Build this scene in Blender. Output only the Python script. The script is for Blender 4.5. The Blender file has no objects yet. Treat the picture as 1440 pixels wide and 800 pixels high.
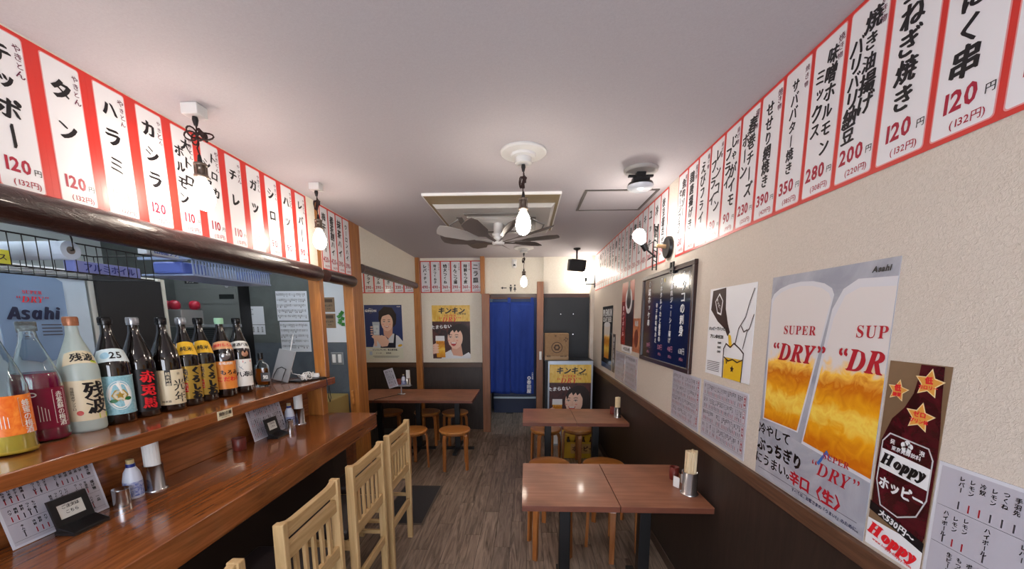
import bpy, bmesh, math, random
from mathutils import Vector, Matrix, Euler

# ------------------------------------------------------------------ camera
sc = bpy.context.scene
cam_data = bpy.data.cameras.new('camera')
cam = bpy.data.objects.new('camera', cam_data)
sc.collection.objects.link(cam)
sc.camera = cam
F_PX, PY = 545.0, 530.67
YAW, PITCH, ROLL = 0.0365, -0.1457, 0.0030
cam_data.sensor_fit = 'HORIZONTAL'
cam_data.sensor_width = 36.0
cam_data.lens = F_PX / 1440 * 36.0
cam_data.shift_y = (PY - 400.0) / 1440
cam_data.clip_start = 0.05
CAM = Vector((0, 0, 1.65))
_R = (Matrix.Rotation(YAW, 3, 'Z') @ Matrix.Rotation(PITCH, 3, 'X') @ Matrix.Rotation(ROLL, 3, 'Y'))
_B = Matrix(((1, 0, 0), (0, 0, -1), (0, 1, 0)))      # blender camera looks along -Z
cam.matrix_world = Matrix.Translation(CAM) @ (_R @ _B).to_4x4()

# ------------------------------------------------------------------ world, exposure
world = bpy.data.worlds.new('world'); sc.world = world
world.use_nodes = True
world.node_tree.nodes['Background'].inputs[0].default_value = (0.75, 0.8, 0.9, 1)
world.node_tree.nodes['Background'].inputs[1].default_value = 7.5  # sky level set as room fill through the added front window
sc.view_settings.view_transform = 'Standard'
sc.view_settings.look = 'None'
sc.view_settings.gamma = 1
sc.view_settings.exposure = 0.42
BULB_PENDANT = 62.0     # emission strength of the filament bulbs
BULB_WALL = 75.0
TUBE = 40.0              # assumed kitchen fluorescent tubes

# ------------------------------------------------------------------ helpers
rnd = random.Random(7)
COL = sc.collection.objects
R90 = math.pi / 2

def S(r, g, b):
    def c(v):
        v = v / 255
        return v / 12.92 if v <= .04045 else ((v + .055) / 1.055) ** 2.4
    return (c(r), c(g), c(b), 1)

MATS = {}
def mat(name, col, rough=.5, metal=0, coat=0, trans=0, emit=None, strength=0, bump=None, spec=.5, ior=1.45):
    if name in MATS: return MATS[name]
    m = bpy.data.materials.new(name); m.use_nodes = True
    nt = m.node_tree; b = nt.nodes['Principled BSDF']
    b.inputs['Base Color'].default_value = col
    b.inputs['Roughness'].default_value = rough
    b.inputs['Metallic'].default_value = metal
    b.inputs['Coat Weight'].default_value = coat
    b.inputs['Coat Roughness'].default_value = .08
    b.inputs['Transmission Weight'].default_value = trans
    b.inputs['Specular IOR Level'].default_value = spec
    b.inputs['IOR'].default_value = ior
    if emit:
        b.inputs['Emission Color'].default_value = emit
        b.inputs['Emission Strength'].default_value = strength
    if bump:
        sc_, st = bump
        tc = nt.nodes.new('ShaderNodeTexCoord')
        n = nt.nodes.new('ShaderNodeTexNoise'); n.inputs['Scale'].default_value = sc_; n.inputs['Detail'].default_value = 4
        bp = nt.nodes.new('ShaderNodeBump'); bp.inputs['Strength'].default_value = st; bp.inputs['Distance'].default_value = .004
        nt.links.new(tc.outputs['Object'], n.inputs['Vector'])
        nt.links.new(n.outputs['Fac'], bp.inputs['Height']); nt.links.new(bp.outputs['Normal'], b.inputs['Normal'])
    MATS[name] = m
    return m

def grain(name, c1, c2, axis='y', scale=14, stretch=14, rough=.4, coat=0, vary=0, bump=.0, contrast=(.35, .7), noisy=3.0, patch=0):
    """wood or mottled colour: noise stretched along an axis, optional per object variation"""
    if name in MATS: return MATS[name]
    m = mat(name, c1, rough=rough, coat=coat)
    nt = m.node_tree; b = nt.nodes['Principled BSDF']; L = nt.links.new
    tc = nt.nodes.new('ShaderNodeTexCoord'); mp = nt.nodes.new('ShaderNodeMapping')
    s = [scale] * 3
    if axis in 'xyz': s['xyz'.index(axis)] = scale / stretch
    mp.inputs['Scale'].default_value = s
    L(tc.outputs['Object'], mp.inputs['Vector'])
    oi = nt.nodes.new('ShaderNodeObjectInfo')
    add = nt.nodes.new('ShaderNodeVectorMath'); add.operation = 'MULTIPLY_ADD'
    cx = nt.nodes.new('ShaderNodeCombineXYZ')
    for k in range(3): L(oi.outputs['Random'], cx.inputs[k])
    L(cx.outputs[0], add.inputs[0]); add.inputs[1].default_value = (37, 53, 71); L(mp.outputs[0], add.inputs[2])
    n = nt.nodes.new('ShaderNodeTexNoise'); n.inputs['Scale'].default_value = 1; n.inputs['Detail'].default_value = 6
    n.inputs['Distortion'].default_value = noisy * .4; n.inputs['Roughness'].default_value = .6
    L(add.outputs[0], n.inputs['Vector'])
    r = nt.nodes.new('ShaderNodeValToRGB')
    r.color_ramp.elements[0].position = contrast[0]; r.color_ramp.elements[0].color = c1
    r.color_ramp.elements[1].position = contrast[1]; r.color_ramp.elements[1].color = c2
    L(n.outputs['Fac'], r.inputs[0])
    out = r.outputs[0]
    if patch:
        n2 = nt.nodes.new('ShaderNodeTexNoise'); n2.inputs['Scale'].default_value = patch; n2.inputs['Detail'].default_value = 2
        L(tc.outputs['Object'], n2.inputs['Vector'])
        mx = nt.nodes.new('ShaderNodeHueSaturation')
        mr = nt.nodes.new('ShaderNodeMapRange'); mr.inputs[1].default_value = .3; mr.inputs[2].default_value = .7; mr.inputs[3].default_value = .75; mr.inputs[4].default_value = 1.25
        L(n2.outputs['Fac'], mr.inputs[0]); L(mr.outputs[0], mx.inputs['Value']); L(out, mx.inputs['Color']); out = mx.outputs[0]
    if vary:
        hs = nt.nodes.new('ShaderNodeHueSaturation')
        mr = nt.nodes.new('ShaderNodeMapRange'); mr.inputs[3].default_value = 1 - vary; mr.inputs[4].default_value = 1 + vary
        L(oi.outputs['Random'], mr.inputs[0]); L(mr.outputs[0], hs.inputs['Value']); L(out, hs.inputs['Color']); out = hs.outputs[0]
    L(out, b.inputs['Base Color'])
    if bump:
        bp = nt.nodes.new('ShaderNodeBump'); bp.inputs['Strength'].default_value = bump; bp.inputs['Distance'].default_value = .003
        L(n.outputs['Fac'], bp.inputs['Height']); L(bp.outputs['Normal'], b.inputs['Normal'])
    return m

class MB:
    """collects shapes; build() links them as ONE mesh object"""
    def __init__(self): self.v = []; self.f = []; self.mi = []; self.sm = []
    def add(self, vs, fs, m=0, smooth=False):
        k = len(self.v); self.v += [tuple(p) for p in vs]
        for f in fs: self.f.append([i + k for i in f]); self.mi.append(m); self.sm.append(smooth)
        return self
    def box(self, x0, x1, y0, y1, z0, z1, m=0):
        vs = [(x, y, z) for x in (x0, x1) for y in (y0, y1) for z in (z0, z1)]
        return self.add(vs, [(0, 1, 3, 2), (4, 6, 7, 5), (0, 4, 5, 1), (2, 3, 7, 6), (0, 2, 6, 4), (1, 5, 7, 3)], m)
    def obox(self, c, size, rot=(0, 0, 0), m=0):
        R = Euler(rot).to_matrix(); a, b, d = [s / 2 for s in size]
        vs = [Vector(c) + R @ Vector((x, y, z)) for x in (-a, a) for y in (-b, b) for z in (-d, d)]
        return self.add(vs, [(0, 1, 3, 2), (4, 6, 7, 5), (0, 4, 5, 1), (2, 3, 7, 6), (0, 2, 6, 4), (1, 5, 7, 3)], m)
    def ring(self, rings, m=0, caps=True, smooth=True):
        n = len(rings[0]); k = len(self.v)
        vs = [p for r in rings for p in r]; fs = []
        for i in range(len(rings) - 1):
            for j in range(n):
                fs.append((i * n + j, i * n + (j + 1) % n, (i + 1) * n + (j + 1) % n, (i + 1) * n + j))
        self.add(vs, fs, m, smooth)
        if caps:
            for r, rev in ((rings[0], True), (rings[-1], False)):
                idx = list(range(n)); self.add(r, [idx[::-1] if rev else idx], m)
        return self
    def cyl(self, p0, p1, r0, r1=None, n=16, m=0, caps=True):
        r1 = r0 if r1 is None else r1
        p0, p1 = Vector(p0), Vector(p1); q = (p1 - p0).to_track_quat('Z', 'Y')
        rr = []
        for p, r in ((p0, r0), (p1, r1)):
            rr.append([p + q @ Vector((r * math.cos(2 * math.pi * i / n), r * math.sin(2 * math.pi * i / n), 0)) for i in range(n)])
        return self.ring(rr, m, caps)
    def lathe(self, prof, c=(0, 0, 0), n=24, m=0, caps=True, smooth=True):
        c = Vector(c)
        rr = [[c + Vector((r * math.cos(2 * math.pi * i / n), r * math.sin(2 * math.pi * i / n), z)) for i in range(n)] for r, z in prof]
        return self.ring(rr, m, caps, smooth)
    def tube(self, pts, r, n=6, m=0):
        pts = [Vector(p) for p in pts]; rr = []
        for i, p in enumerate(pts):
            d = (pts[min(i + 1, len(pts) - 1)] - pts[max(i - 1, 0)])
            q = d.to_track_quat('Z', 'Y') if d.length > 1e-9 else Vector((0, 0, 1)).to_track_quat('Z', 'Y')
            rad = r[i] if isinstance(r, (list, tuple)) else r
            rr.append([p + q @ Vector((rad * math.cos(2 * math.pi * k / n), rad * math.sin(2 * math.pi * k / n), 0)) for k in range(n)])
        return self.ring(rr, m)
    def prism(self, pts, d0, d1, plane='xz', m=0):
        """polygon in a plane, extruded from d0 to d1 along the third axis"""
        def P(a, b, d):
            return {'xz': (a, d, b), 'yz': (d, a, b), 'xy': (a, b, d)}[plane]
        n = len(pts)
        vs = [P(a, b, d0) for a, b in pts] + [P(a, b, d1) for a, b in pts]
        fs = [tuple(range(n))[::-1], tuple(range(n, 2 * n))] + [(i, (i + 1) % n, n + (i + 1) % n, n + i) for i in range(n)]
        return self.add(vs, fs, m)
    def build(self, name, mats, parent=None, bevel=0, seg=2, loc=None, rotz=0, fix=True):
        me = bpy.data.meshes.new(name)
        if not isinstance(mats, (list, tuple)): mats = [mats]
        me.from_pydata([tuple(p) for p in self.v], [], self.f)
        for m in mats: me.materials.append(m)
        me.polygons.foreach_set('material_index', self.mi); me.polygons.foreach_set('use_smooth', self.sm)
        if fix or bevel:
            bm = bmesh.new(); bm.from_mesh(me)
            bmesh.ops.recalc_face_normals(bm, faces=bm.faces)
            if bevel:
                es = [e for e in bm.edges if len(e.link_faces) == 2 and e.calc_face_angle(0) > .6]
                bmesh.ops.bevel(bm, geom=es, offset=bevel, segments=seg, affect='EDGES', profile=.5, clamp_overlap=True)
            bm.to_mesh(me); bm.free()
        me.update()
        o = bpy.data.objects.new(name, me); COL.link(o)
        if parent: o.parent = parent
        if loc: o.location = loc
        if rotz: o.rotation_euler = (0, 0, rotz)
        return o

def tag(o, label=None, cat=None, group=None, kind=None):
    if label: o['label'] = label
    if cat: o['category'] = cat
    if group: o['group'] = group
    if kind: o['kind'] = kind
    return o
def thing(name, label, cat, loc=(0, 0, 0), rotz=0, group=None, rot=None):
    o = bpy.data.objects.new(name, None); COL.link(o); o.empty_display_size = .05
    o.location = loc; o.rotation_euler = rot if rot else (0, 0, rotz)
    return tag(o, label, cat, group)
def struct(name, mb, mats, **k):
    return tag(mb.build(name, mats, **k), kind='structure')
def copy_tree(o, parent=None, loc=None, rotz=None, label=None):
    c = o.copy(); COL.link(c)
    if parent: c.parent = parent
    if loc is not None: c.location = loc
    if rotz is not None: c.rotation_euler = (0, 0, rotz)
    if label: c['label'] = label
    for ch in list(o.children): copy_tree(ch, c)
    return c

# ---- lettering: every glyph is turned into a flat mesh once and reused
_fc = bpy.data.curves.new('glyph', 'FONT'); _fo = bpy.data.objects.new('glyph', _fc)
_fc.resolution_u = 2
_G = {}
def glyph(ch, bold=0.0):
    k = (ch, round(bold, 3))
    if k not in _G:
        _fc.body = ch; _fc.offset = bold
        me = _fo.to_mesh()
        vs = [(v.co.x, v.co.y) for v in me.vertices]; fs = [tuple(p.vertices) for p in me.polygons]
        _fo.to_mesh_clear()
        w = 1.0 if ord(ch) > 0x2e80 and ord(ch) < 0x1d000 else (max([v[0] for v in vs]) + .07 if vs else .3)
        _G[k] = (vs, fs, w)
    return _G[k]
ROTV = set('ー〜()（）〈〉…')
SMALL = set('ャュョッァィゥェォゃゅょっ')

class Print:
    """a flat printed thing: sheet, picture shapes, lettering; local X right, Z up, faces -Y"""
    def __init__(self): self.pic = MB(); self.let = MB(); self.pm = []; self.lm = []; self.d0 = .0004
    def _m(self, lst, m):
        if m not in lst: lst.append(m)
        return lst.index(m)
    def shape(self, pts, m, layer=1):
        d = -(self.d0 + .0012 + layer * .00035)
        self.pic.add([(a, d, b) for a, b in pts], [tuple(range(len(pts)))], self._m(self.pm, m))
    def rect(self, x0, x1, y0, y1, m, layer=1): self.shape([(x0, y0), (x1, y0), (x1, y1), (x0, y1)], m, layer)
    def rrect(self, x0, x1, y0, y1, r, m, layer=1):
        pts = []
        for cx, cy, a in ((x1 - r, y0 + r, -90), (x1 - r, y1 - r, 0), (x0 + r, y1 - r, 90), (x0 + r, y0 + r, 180)):
            for k in range(4):
                t = math.radians(a + k * 30); pts.append((cx + r * math.cos(t), cy + r * math.sin(t)))
        self.shape(pts, m, layer)
    def ell(self, cx, cy, rx, ry, m, layer=1, n=20, a0=0, a1=360, rot=0):
        pts = []
        for k in range(n + (a1 - a0 < 360)):
            t = math.radians(a0 + (a1 - a0) * k / n); x, y = rx * math.cos(t), ry * math.sin(t)
            pts.append((cx + x * math.cos(rot) - y * math.sin(rot), cy + x * math.sin(rot) + y * math.cos(rot)))
        self.shape(pts, m, layer)
    def line(self, pts, w, m, layer=1):
        for i, ((a, b), (c, d)) in enumerate(zip(pts, pts[1:])):
            L = math.hypot(c - a, d - b) or 1e-6; nx, ny = -(d - b) / L * w / 2, (c - a) / L * w / 2
            ex, ey = (c - a) / L * w * .3, (d - b) / L * w * .3
            self.shape([(a + nx - ex, b + ny - ey), (a - nx - ex, b - ny - ey), (c - nx + ex, d - ny + ey), (c + nx + ex, d + ny + ey)], m, layer + .04 * (i % 9))
    def star(self, cx, cy, r, m, layer=1, k=.5, rot=0):
        self.shape([(cx + (r if i % 2 == 0 else r * k) * math.sin(i * math.pi / 5 + rot), cy + (r if i % 2 == 0 else r * k) * math.cos(i * math.pi / 5 + rot)) for i in range(10)], m, layer)
    def ch(self, c, cx, cy, s, m, layer=3, bold=0.0, rot=0, sx=1, sy=1, shear=0, base=False):
        stamps = ord(c) > 127 and bold > 0
        vs, fs, w = glyph(c, 0 if stamps else bold)
        if not vs: return
        if stamps:      # brush-like weight: the glyph is laid down again along a slanted nib
            n = 3 if bold < .03 else 4
            offs = [((k / (n - 1) - .5) * bold * 2.2, -(k / (n - 1) - .5) * bold * 1.3) for k in range(n)]
        else: offs = [(0, 0)]
        if base: ox, oy = 0, 0
        else: ox, oy = w / 2, .36
        d = -(self.d0 + .0012 + layer * .00035); cr, sr = math.cos(rot), math.sin(rot); out = []
        for q, (bx, by) in enumerate(offs):
            out = []
            for x, y in vs:
                x, y = (x - ox + bx) * s * sx, (y - oy + by) * s * sy
                x += y * shear
                out.append((cx + x * cr - y * sr, d - q * .00003, cy + x * sr + y * cr))
            self.let.add(out, fs, self._m(self.lm, m))
    def text(self, s, x, y, size, m, layer=3, bold=0.0, sx=1, shear=0, align='c', rot=0, track=1.0):
        ws = [glyph(c, bold if ord(c) < 128 else 0)[2] * size * sx * track for c in s]
        W = sum(ws); t = {'c': -W / 2, 'l': 0, 'r': -W}[align]
        for c, w in zip(s, ws):
            cx = t + w / 2; t += w
            self.ch(c, x + cx * math.cos(rot), y + cx * math.sin(rot), size, m, layer, bold, rot, sx, 1, shear)
    def vtext(self, s, x, ytop, size, m, layer=3, bold=0.0, pitch=1.0, jit=0, sx=1, shear=0):
        y = ytop - size * .5
        for c in s:
            j = rnd.uniform(-jit, jit)
            if c in ROTV: self.ch(c, x, y, size, m, layer, bold, -R90 + j * .5, 1 * pitch, sx, 0)
            elif c in SMALL: self.ch(c, x + size * .08, y + size * .1, size * .8, m, layer, bold, j, sx, 1, shear)
            else: self.ch(c, x + rnd.uniform(-jit, jit) * size * .3, y, size * (1 + rnd.uniform(-jit, jit)), m, layer, bold, j, sx, 1, shear)
            y -= size * pitch
    def build(self, parent):
        if self.pic.f: self.pic.build('printed_picture', self.pm, parent, fix=False)
        if self.let.f: self.let.build('lettering', self.lm, parent, fix=False)

def sheet(name, label, cat, w, h, m, loc, rotz, group=None, tilt=0, th=.0012, roll=0):
    """a paper sheet standing on its lower edge; origin bottom left"""
    o = MB().box(0, w, -th, 0, 0, h).build(name, m)
    o.location = loc; o.rotation_euler = (tilt, roll, rotz)
    return tag(o, label, cat, group)
FACE_BACK, FACE_LEFTWARD, FACE_RIGHTWARD = 0, -R90, R90      # faces the camera / on the right wall / on the left wall

# ------------------------------------------------------------------ materials
ceil_m = grain('ceiling_paper', S(180, 175, 180), S(188, 184, 188), 'n', 130, 1, .85, bump=.12)
wall_m = grain('cream_wallpaper', S(206, 196, 184), S(218, 208, 197), 'n', 130, 1, .8, bump=.8)
wallb_m = grain('cream_wallpaper_back', S(226, 220, 204), S(236, 231, 218), 'n', 60, 1, .8, bump=.3)
dark_m = grain('dark_wainscot', S(44, 34, 30), S(58, 45, 39), 'z', 30, 8, .45)
rail_m = grain('rail_wood', S(82, 56, 42), S(112, 78, 58), 'y', 60, 20, .4)
railx_m = grain('rail_wood_x', S(70, 50, 36), S(92, 66, 48), 'x', 60, 20, .4)
post_m = grain('post_wood', S(150, 92, 42), S(190, 124, 60), 'z', 30, 14, .38, coat=.3, noisy=2)
postd_m = grain('post_wood_brown', S(128, 82, 54), S(152, 102, 70), 'z', 30, 14, .4, noisy=2)
log_m = grain('log_dark', S(34, 19, 19), S(58, 34, 31), 'y', 45, 3, .3, coat=.4, bump=1.0, noisy=4)
counter_m = grain('counter_wood', S(108, 60, 30), S(160, 94, 50), 'y', 26, 16, .2, coat=.7, noisy=4, contrast=(.3, .66))
counterd_m = grain('counter_wood_edge', S(94, 52, 28), S(128, 72, 38), 'y', 40, 18, .28, coat=.4, noisy=3)
pine_m = grain('pine', S(184, 150, 100), S(212, 180, 132), 'z', 40, 14, .42, coat=.15, vary=.05)
piney_m = grain('pine_rails', S(184, 150, 100), S(212, 180, 132), 'y', 40, 14, .42, coat=.15, vary=.05)
stool_m = grain('stool_wood', S(166, 102, 44), S(200, 134, 68), 'x', 26, 10, .3, coat=.4, vary=.08)
stoolz_m = grain('stool_leg_wood', S(146, 86, 40), S(176, 110, 56), 'z', 40, 12, .35, coat=.3, vary=.08)
table_m = grain('table_laminate', S(140, 88, 62), S(162, 107, 80), 'x', 44, 18, .42, coat=.1, noisy=1, patch=5)
tablee_m = grain('table_edge', S(98, 54, 38), S(116, 66, 48), 'x', 40, 12, .4)
plank_m = grain('floor_plank', S(84, 68, 57), S(170, 148, 130), 'y', 26, 12, .42, vary=.2, noisy=4, bump=.15, contrast=(.3, .72))
black_m = mat('black_metal', S(22, 22, 24), .4)
blackp_m = mat('black_plastic', S(26, 26, 28), .35)
cushion_m = mat('black_vinyl', S(34, 28, 30), .38, bump=(60, .1))
steel_m = mat('steel', S(200, 200, 202), .22, metal=1)
steeld_m = mat('steel_dull', S(150, 152, 152), .4, metal=.7)
white_m = mat('white_plastic', S(232, 232, 230), .4)
red_m = mat('strip_red', S(206, 50, 42), .4, coat=.1)
paper_m = mat('strip_paper', S(226, 225, 229), .4, coat=.1)
pink_m = mat('strip_pink_line', S(226, 150, 150), .3)
ink_m = mat('ink_black', S(22, 20, 24), .35)
inkp_m = mat('ink_purple', S(96, 28, 58), .35)
inkr_m = mat('ink_crimson', S(164, 26, 54), .35)
# ------------------------------------------------------------------ the setting
H = 2.55; XR = .965; XL = -1.6; YB = 5.77; XK = -4.0; YF = -1.6; ZR = 1.02
fl = struct('floor', MB().box(XK, XR + .1, YF, 7.3, -.06, -.004), mat('floor_base', S(34, 28, 24), .6))
planks = []
for k in range(4):
    planks.append(MB().box(-.0585, .0585, -.448, .448, -.004, 0.0).build('plank', plank_m))
first = True; rowi = 0; used = set()
x = XR - .0595 - .12 * 21
while x < XR - .03:
    y = .9 + (rowi * .37) % .9 - .45
    while y < 7.2:
        if not (y > 5.9 and (x < -.7 or x > .3)):
            k = rnd.randrange(4)
            if k not in used: p = planks[k]; used.add(k)
            else: p = planks[k].copy(); COL.link(p)
            p.parent = fl; p.location = (min(x, XR - .06), y, 0)
        y += .9
    x += .12; rowi += 1
struct('ceiling', MB().box(XK, XR + .1, YF, 7.3, H, H + .08), ceil_m)
wr = struct('wall_right', MB().box(XR, XR + .1, YF, 7.3, 0, H), wall_m)
MB().box(XR - .006, XR, YF, 5.72, .07, ZR - .06).build('wainscot_panel', dark_m, wr)
struct('trim_1', MB().box(XR - .02, XR, YF, 5.72, ZR - .062, ZR - .002), rail_m, bevel=.003)
struct('baseboard_right', MB().box(XR - .013, XR, YF, 5.72, 0, .07), mat('baseboard', S(78, 60, 50), .4), bevel=.002)
# back wall: nook and cream section left of the doorway
wb = struct('wall_back', MB().box(-3.0, -.6, YB, YB + .1, 0, H).box(-.6, 1.06, YB, YB + .1, 1.99, H).box(.25, 1.06, YB, YB + .1, 0, 1.99), wallb_m)
MB().box(-3.0, -.6, YB - .008, YB, 0, .955).build('wainscot_panel', dark_m, wb)
struct('trim_2', MB().box(-3.0, -.6, YB - .02, YB, .955, 1.03), railx_m, bevel=.003)
struct('wall_nook', MB().box(-3.1, -3.0, 3.75, YB + .1, 0, H), wallb_m)
struct('wall_front', MB().box(XK, -1.45, YF - .1, YF, 0, H).box(.7, XR + .1, YF - .1, YF, 0, H).box(-1.45, .7, YF - .1, YF, 2.15, H).box(-1.45, .7, YF - .1, YF, 0, .25), wall_m)
wn = struct('window_fill_1', MB().box(-1.45, -1.39, YF - .08, YF - .02, .25, 2.15).box(.64, .7, YF - .08, YF - .02, .25, 2.15).box(-.40, -.35, YF - .08, YF - .02, .25, 2.15).box(-1.39, .64, YF - .08, YF - .02, 2.09, 2.15).box(-1.39, .64, YF - .08, YF - .02, .25, .31), post_m)  # unseen window behind the camera, added to let daylight fill the room
struct('wall_kitchen', MB().box(XK - .1, XK, YF, 3.75, 0, H), mat('kitchen_tile', S(196, 204, 206), .3))
# kitchen end wall: grey steel panels, a white section near the post
kw = struct('wall_kitchen_end', MB().box(XK, -1.69, 3.65, 3.75, 0, H), mat('kitchen_grey', S(92, 98, 98), .35))
kg_m = grain('kitchen_board', S(88, 94, 92), S(100, 106, 104), 'n', 5, 1, .35)
kb_m = grain('kitchen_board_blue', S(82, 90, 98), S(96, 104, 112), 'n', 5, 1, .35)
MB().box(-4, -3.06, 3.644, 3.65, 1.45, H).build('wall_panel', kg_m, kw)
MB().box(-3.055, -1.985, 3.644, 3.65, 1.45, H).build('wall_panel', kg_m, kw)
MB().box(-1.98, -1.69, 3.644, 3.65, 1.45, H).build('wall_panel', mat('kitchen_white', S(222, 228, 232), .4), kw)['label'] = 'white wall panel'
MB().box(-4, -1.69, 3.646, 3.65, 0, 1.445).build('wall_panel', kb_m, kw)
# wall above the counter that carries the menu strips
struct('wall_left', MB().box(XL - .1, XL, YF, 3.02, 2.0, H).box(XL - .1, XL, 3.08, 3.60, 2.0, H), wallb_m)
struct('wall_left_far', MB().box(XL - .08, XL - .0, 3.82, 5.70, 2.20, H), wallb_m)
# doorway and alcove on the right of the back wall
struct('wall_alcove', MB().box(.25, .965, 5.74, 5.768, 1.99, H), wallb_m)
struct('trim_3', MB().box(-.52, .905, 5.70, 5.74, 1.975, 2.03), grain('header_brown', S(58, 38, 34), S(80, 54, 48), 'x', 40, 12, .4), bevel=.003)
d1 = struct('door_1', MB().box(.256, .906, 5.70, 5.765, 0, 1.975), mat('alcove_black', S(34, 38, 44), .5))
for px_, pz_ in ((.50, 1.74), (.68, 1.74), (.50, 1.45), (.68, 1.45)):
    MB().cyl((px_, 5.70, pz_), (px_, 5.694, pz_), .008, n=10).build('screw_cap', steel_m, d1)
struct('wall_right_return', MB().box(.915, .964, 5.62, 5.765, 0, H), wall_m)
# room behind the noren
struct('wall_corridor_left', MB().box(-.72, -.62, 5.87, 7.2, 0, H), mat('corridor_wall', S(150, 160, 168), .5))
struct('wall_corridor_right', MB().box(.25, .35, 5.87, 7.2, 0, H), mat('corridor_wall', S(150, 160, 168), .5))
struct('wall_corridor_end', MB().box(-.72, .35, 7.2, 7.3, 0, H), mat('corridor_end', S(60, 70, 84), .5))
dr = struct('door_2', MB().box(-.58, .2, 6.85, 6.89, .30, 2.1).box(-.58, .2, 6.85, 6.89, .0, .26), mat('corridor_door', S(30, 40, 70), .4))
MB().box(-.58, .2, 6.83, 6.87, .265, .295).build('kick_rail', mat('rail_white', S(214, 224, 232), .35), dr)
# wooden posts
def post(x0, x1, y0, y1, z1, m, label, z0=0):
    o = MB().box(x0, x1, y0, y1, z0, z1).build('wooden_post', m, bevel=.004)
    return tag(o, label, 'post')
p1 = post(-1.69, -1.60, 3.02, 3.08, H, post_m, 'orange brown wooden post at the end of the bottle shelf', z0=1.2005)
p2 = post(-1.69, -1.60, 3.60, 3.82, H, post_m, 'wooden post with small handle between kitchen opening and nook')
hd = MB().obox((-1.652, 3.583, .93), (.022, .03, .13), (0, 0, 0)).build('door_handle', stool_m, p2, bevel=.004)
post(-1.635, -1.545, 5.69, YB - .001, H, post_m, 'wooden post on back wall between the two woman posters')
post(-.655, -.595, 5.64, YB - .021, H, post_m, 'wooden post left of noren running up beside the back menu strips', z0=2.03)
post(-.635, -.525, 5.60, YB - .03, 2.03, postd_m, 'brown door post on the left side of blue noren')
pr_ = post(.152, .245, 5.58, 5.695, 2.19, postd_m, 'brown post between blue noren and black alcove')
sw = MB().box(0, .035, -.02, 0, -.06, .06).box(.008, .027, -.028, -.02, -.03, .03, 0).build('door_sensor', white_m, bevel=.004)
sw.location = (.19, 5.5803, 1.15); tag(sw, 'small white sensor fixed on the post right of noren', 'sensor')
# dark log beams
def log(y0, y1, label, r=.058):
    rr = []; n = 20; ns = max(6, int((y1 - y0) / .12)); rg = random.Random(int(y0 * 100) + 5)
    for k in range(ns + 1):
        y = y0 + (y1 - y0) * k / ns
        s = 1
        rr.append([(XL + .015 + r * s * math.cos(t) * (1 + .03 * math.sin(3 * t + k)), y, 2.005 + r * s * math.sin(t) * (1 + .03 * math.cos(2 * t + k * 1.7))) for t in [2 * math.pi * i / n for i in range(n)]])
    for d, s in ((.015, .93), (.024, .75), (.028, .3)):
        rr.append([(XL + .015 + (p[0] - XL - .015) * s, y1 + d, 2.005 + (p[2] - 2.005) * s) for p in rr[ns]])
    o = MB().ring(rr).build('log_beam', log_m)
    return tag(o, label, 'beam')
log(-.6, 2.95, 'long dark polished log beam above the counter opening')
log(3.085, 3.56, 'short dark log beam between the first two wooden posts', .05)
o = MB().cyl((XL + .0, 3.825, 2.155), (XL + .0, 5.685, 2.155), .042, n=18).build('log_beam', log_m); tag(o, 'slim dark log beam under the cream panel before nook', 'beam')
# ------------------------------------------------------------------ menu strips
def strip(main, price, sub, x, y, z, rotz, w, gap, h, label, group, side=None, tax=True, cols=None, small='やきとん', sidetext=None, faint=False):
    root = MB().box(0, w, -.001, 0, 0, h).build('menu_strip', red_m)
    root.location = (x, y, z); root.rotation_euler = (0, 0, rotz); tag(root, label, 'menu strip', group)
    P = Print(); g = gap / 2; g2 = .014
    P.rrect(g - .003, w - g + .003, g2 - .003, h - g2 + .003, .008, pink_m, 0)
    P.rrect(g, w - g, g2, h - g2, .007, paper_m, 1)
    pw = w - gap; cx = w / 2
    cols = cols or [main]
    top = h - .05; bot = .125
    if price is None: bot = .03
    n = max(len(c) for c in cols)
    size = min(pw * (.62 if len(cols) == 1 else .5), (top - bot) / max(n, 1) * 1.0)
    pit = (top - bot) / n / size
    pit = min(pit, 1.5 if n > 2 else 1.9)
    xs = [cx - pw * .06] if len(cols) == 1 else [cx + pw * .14, cx - pw * .24]
    for i, c in enumerate(cols):
        tp = top - (i * .04) - (0 if len(cols) > 1 else max(0, (top - bot) - len(c) * size * pit) * .4)
        pt = min(pit, (tp - bot) / len(c) / size)
        P.vtext(c, xs[i], tp, size, ink_m, 3, .045, pt, .10, sx=.95 if len(c) < 6 else .9, shear=.06)
    if small: P.vtext(small, w - g - .014, h - .035, .024, inkp_m, 3, .012, 1.05, .2)
    if sidetext: P.vtext(sidetext, g + .013, top - .12, .016, inkp_m, 3, .012, 1.0, .1)
    if price:
        s = min(.06, pw * .52)
        P.text(price, cx - pw * .08, .085, s, inkr_m, 3, .03, sx=min(.95, 1.9 / len(price) * .8 + .35))
        P.ch('円', w - g - .012, .076, .022, ink_m, 3, .01)
        if sub: P.text('(' + sub + '円)', cx + pw * .1, .034, .023, inkr_m, 3, .012)
    P.pic.build('paper_panel', P.pm, root, fix=False)
    P.let.build('lettering', P.lm, root, fix=False)
    return root

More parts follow.
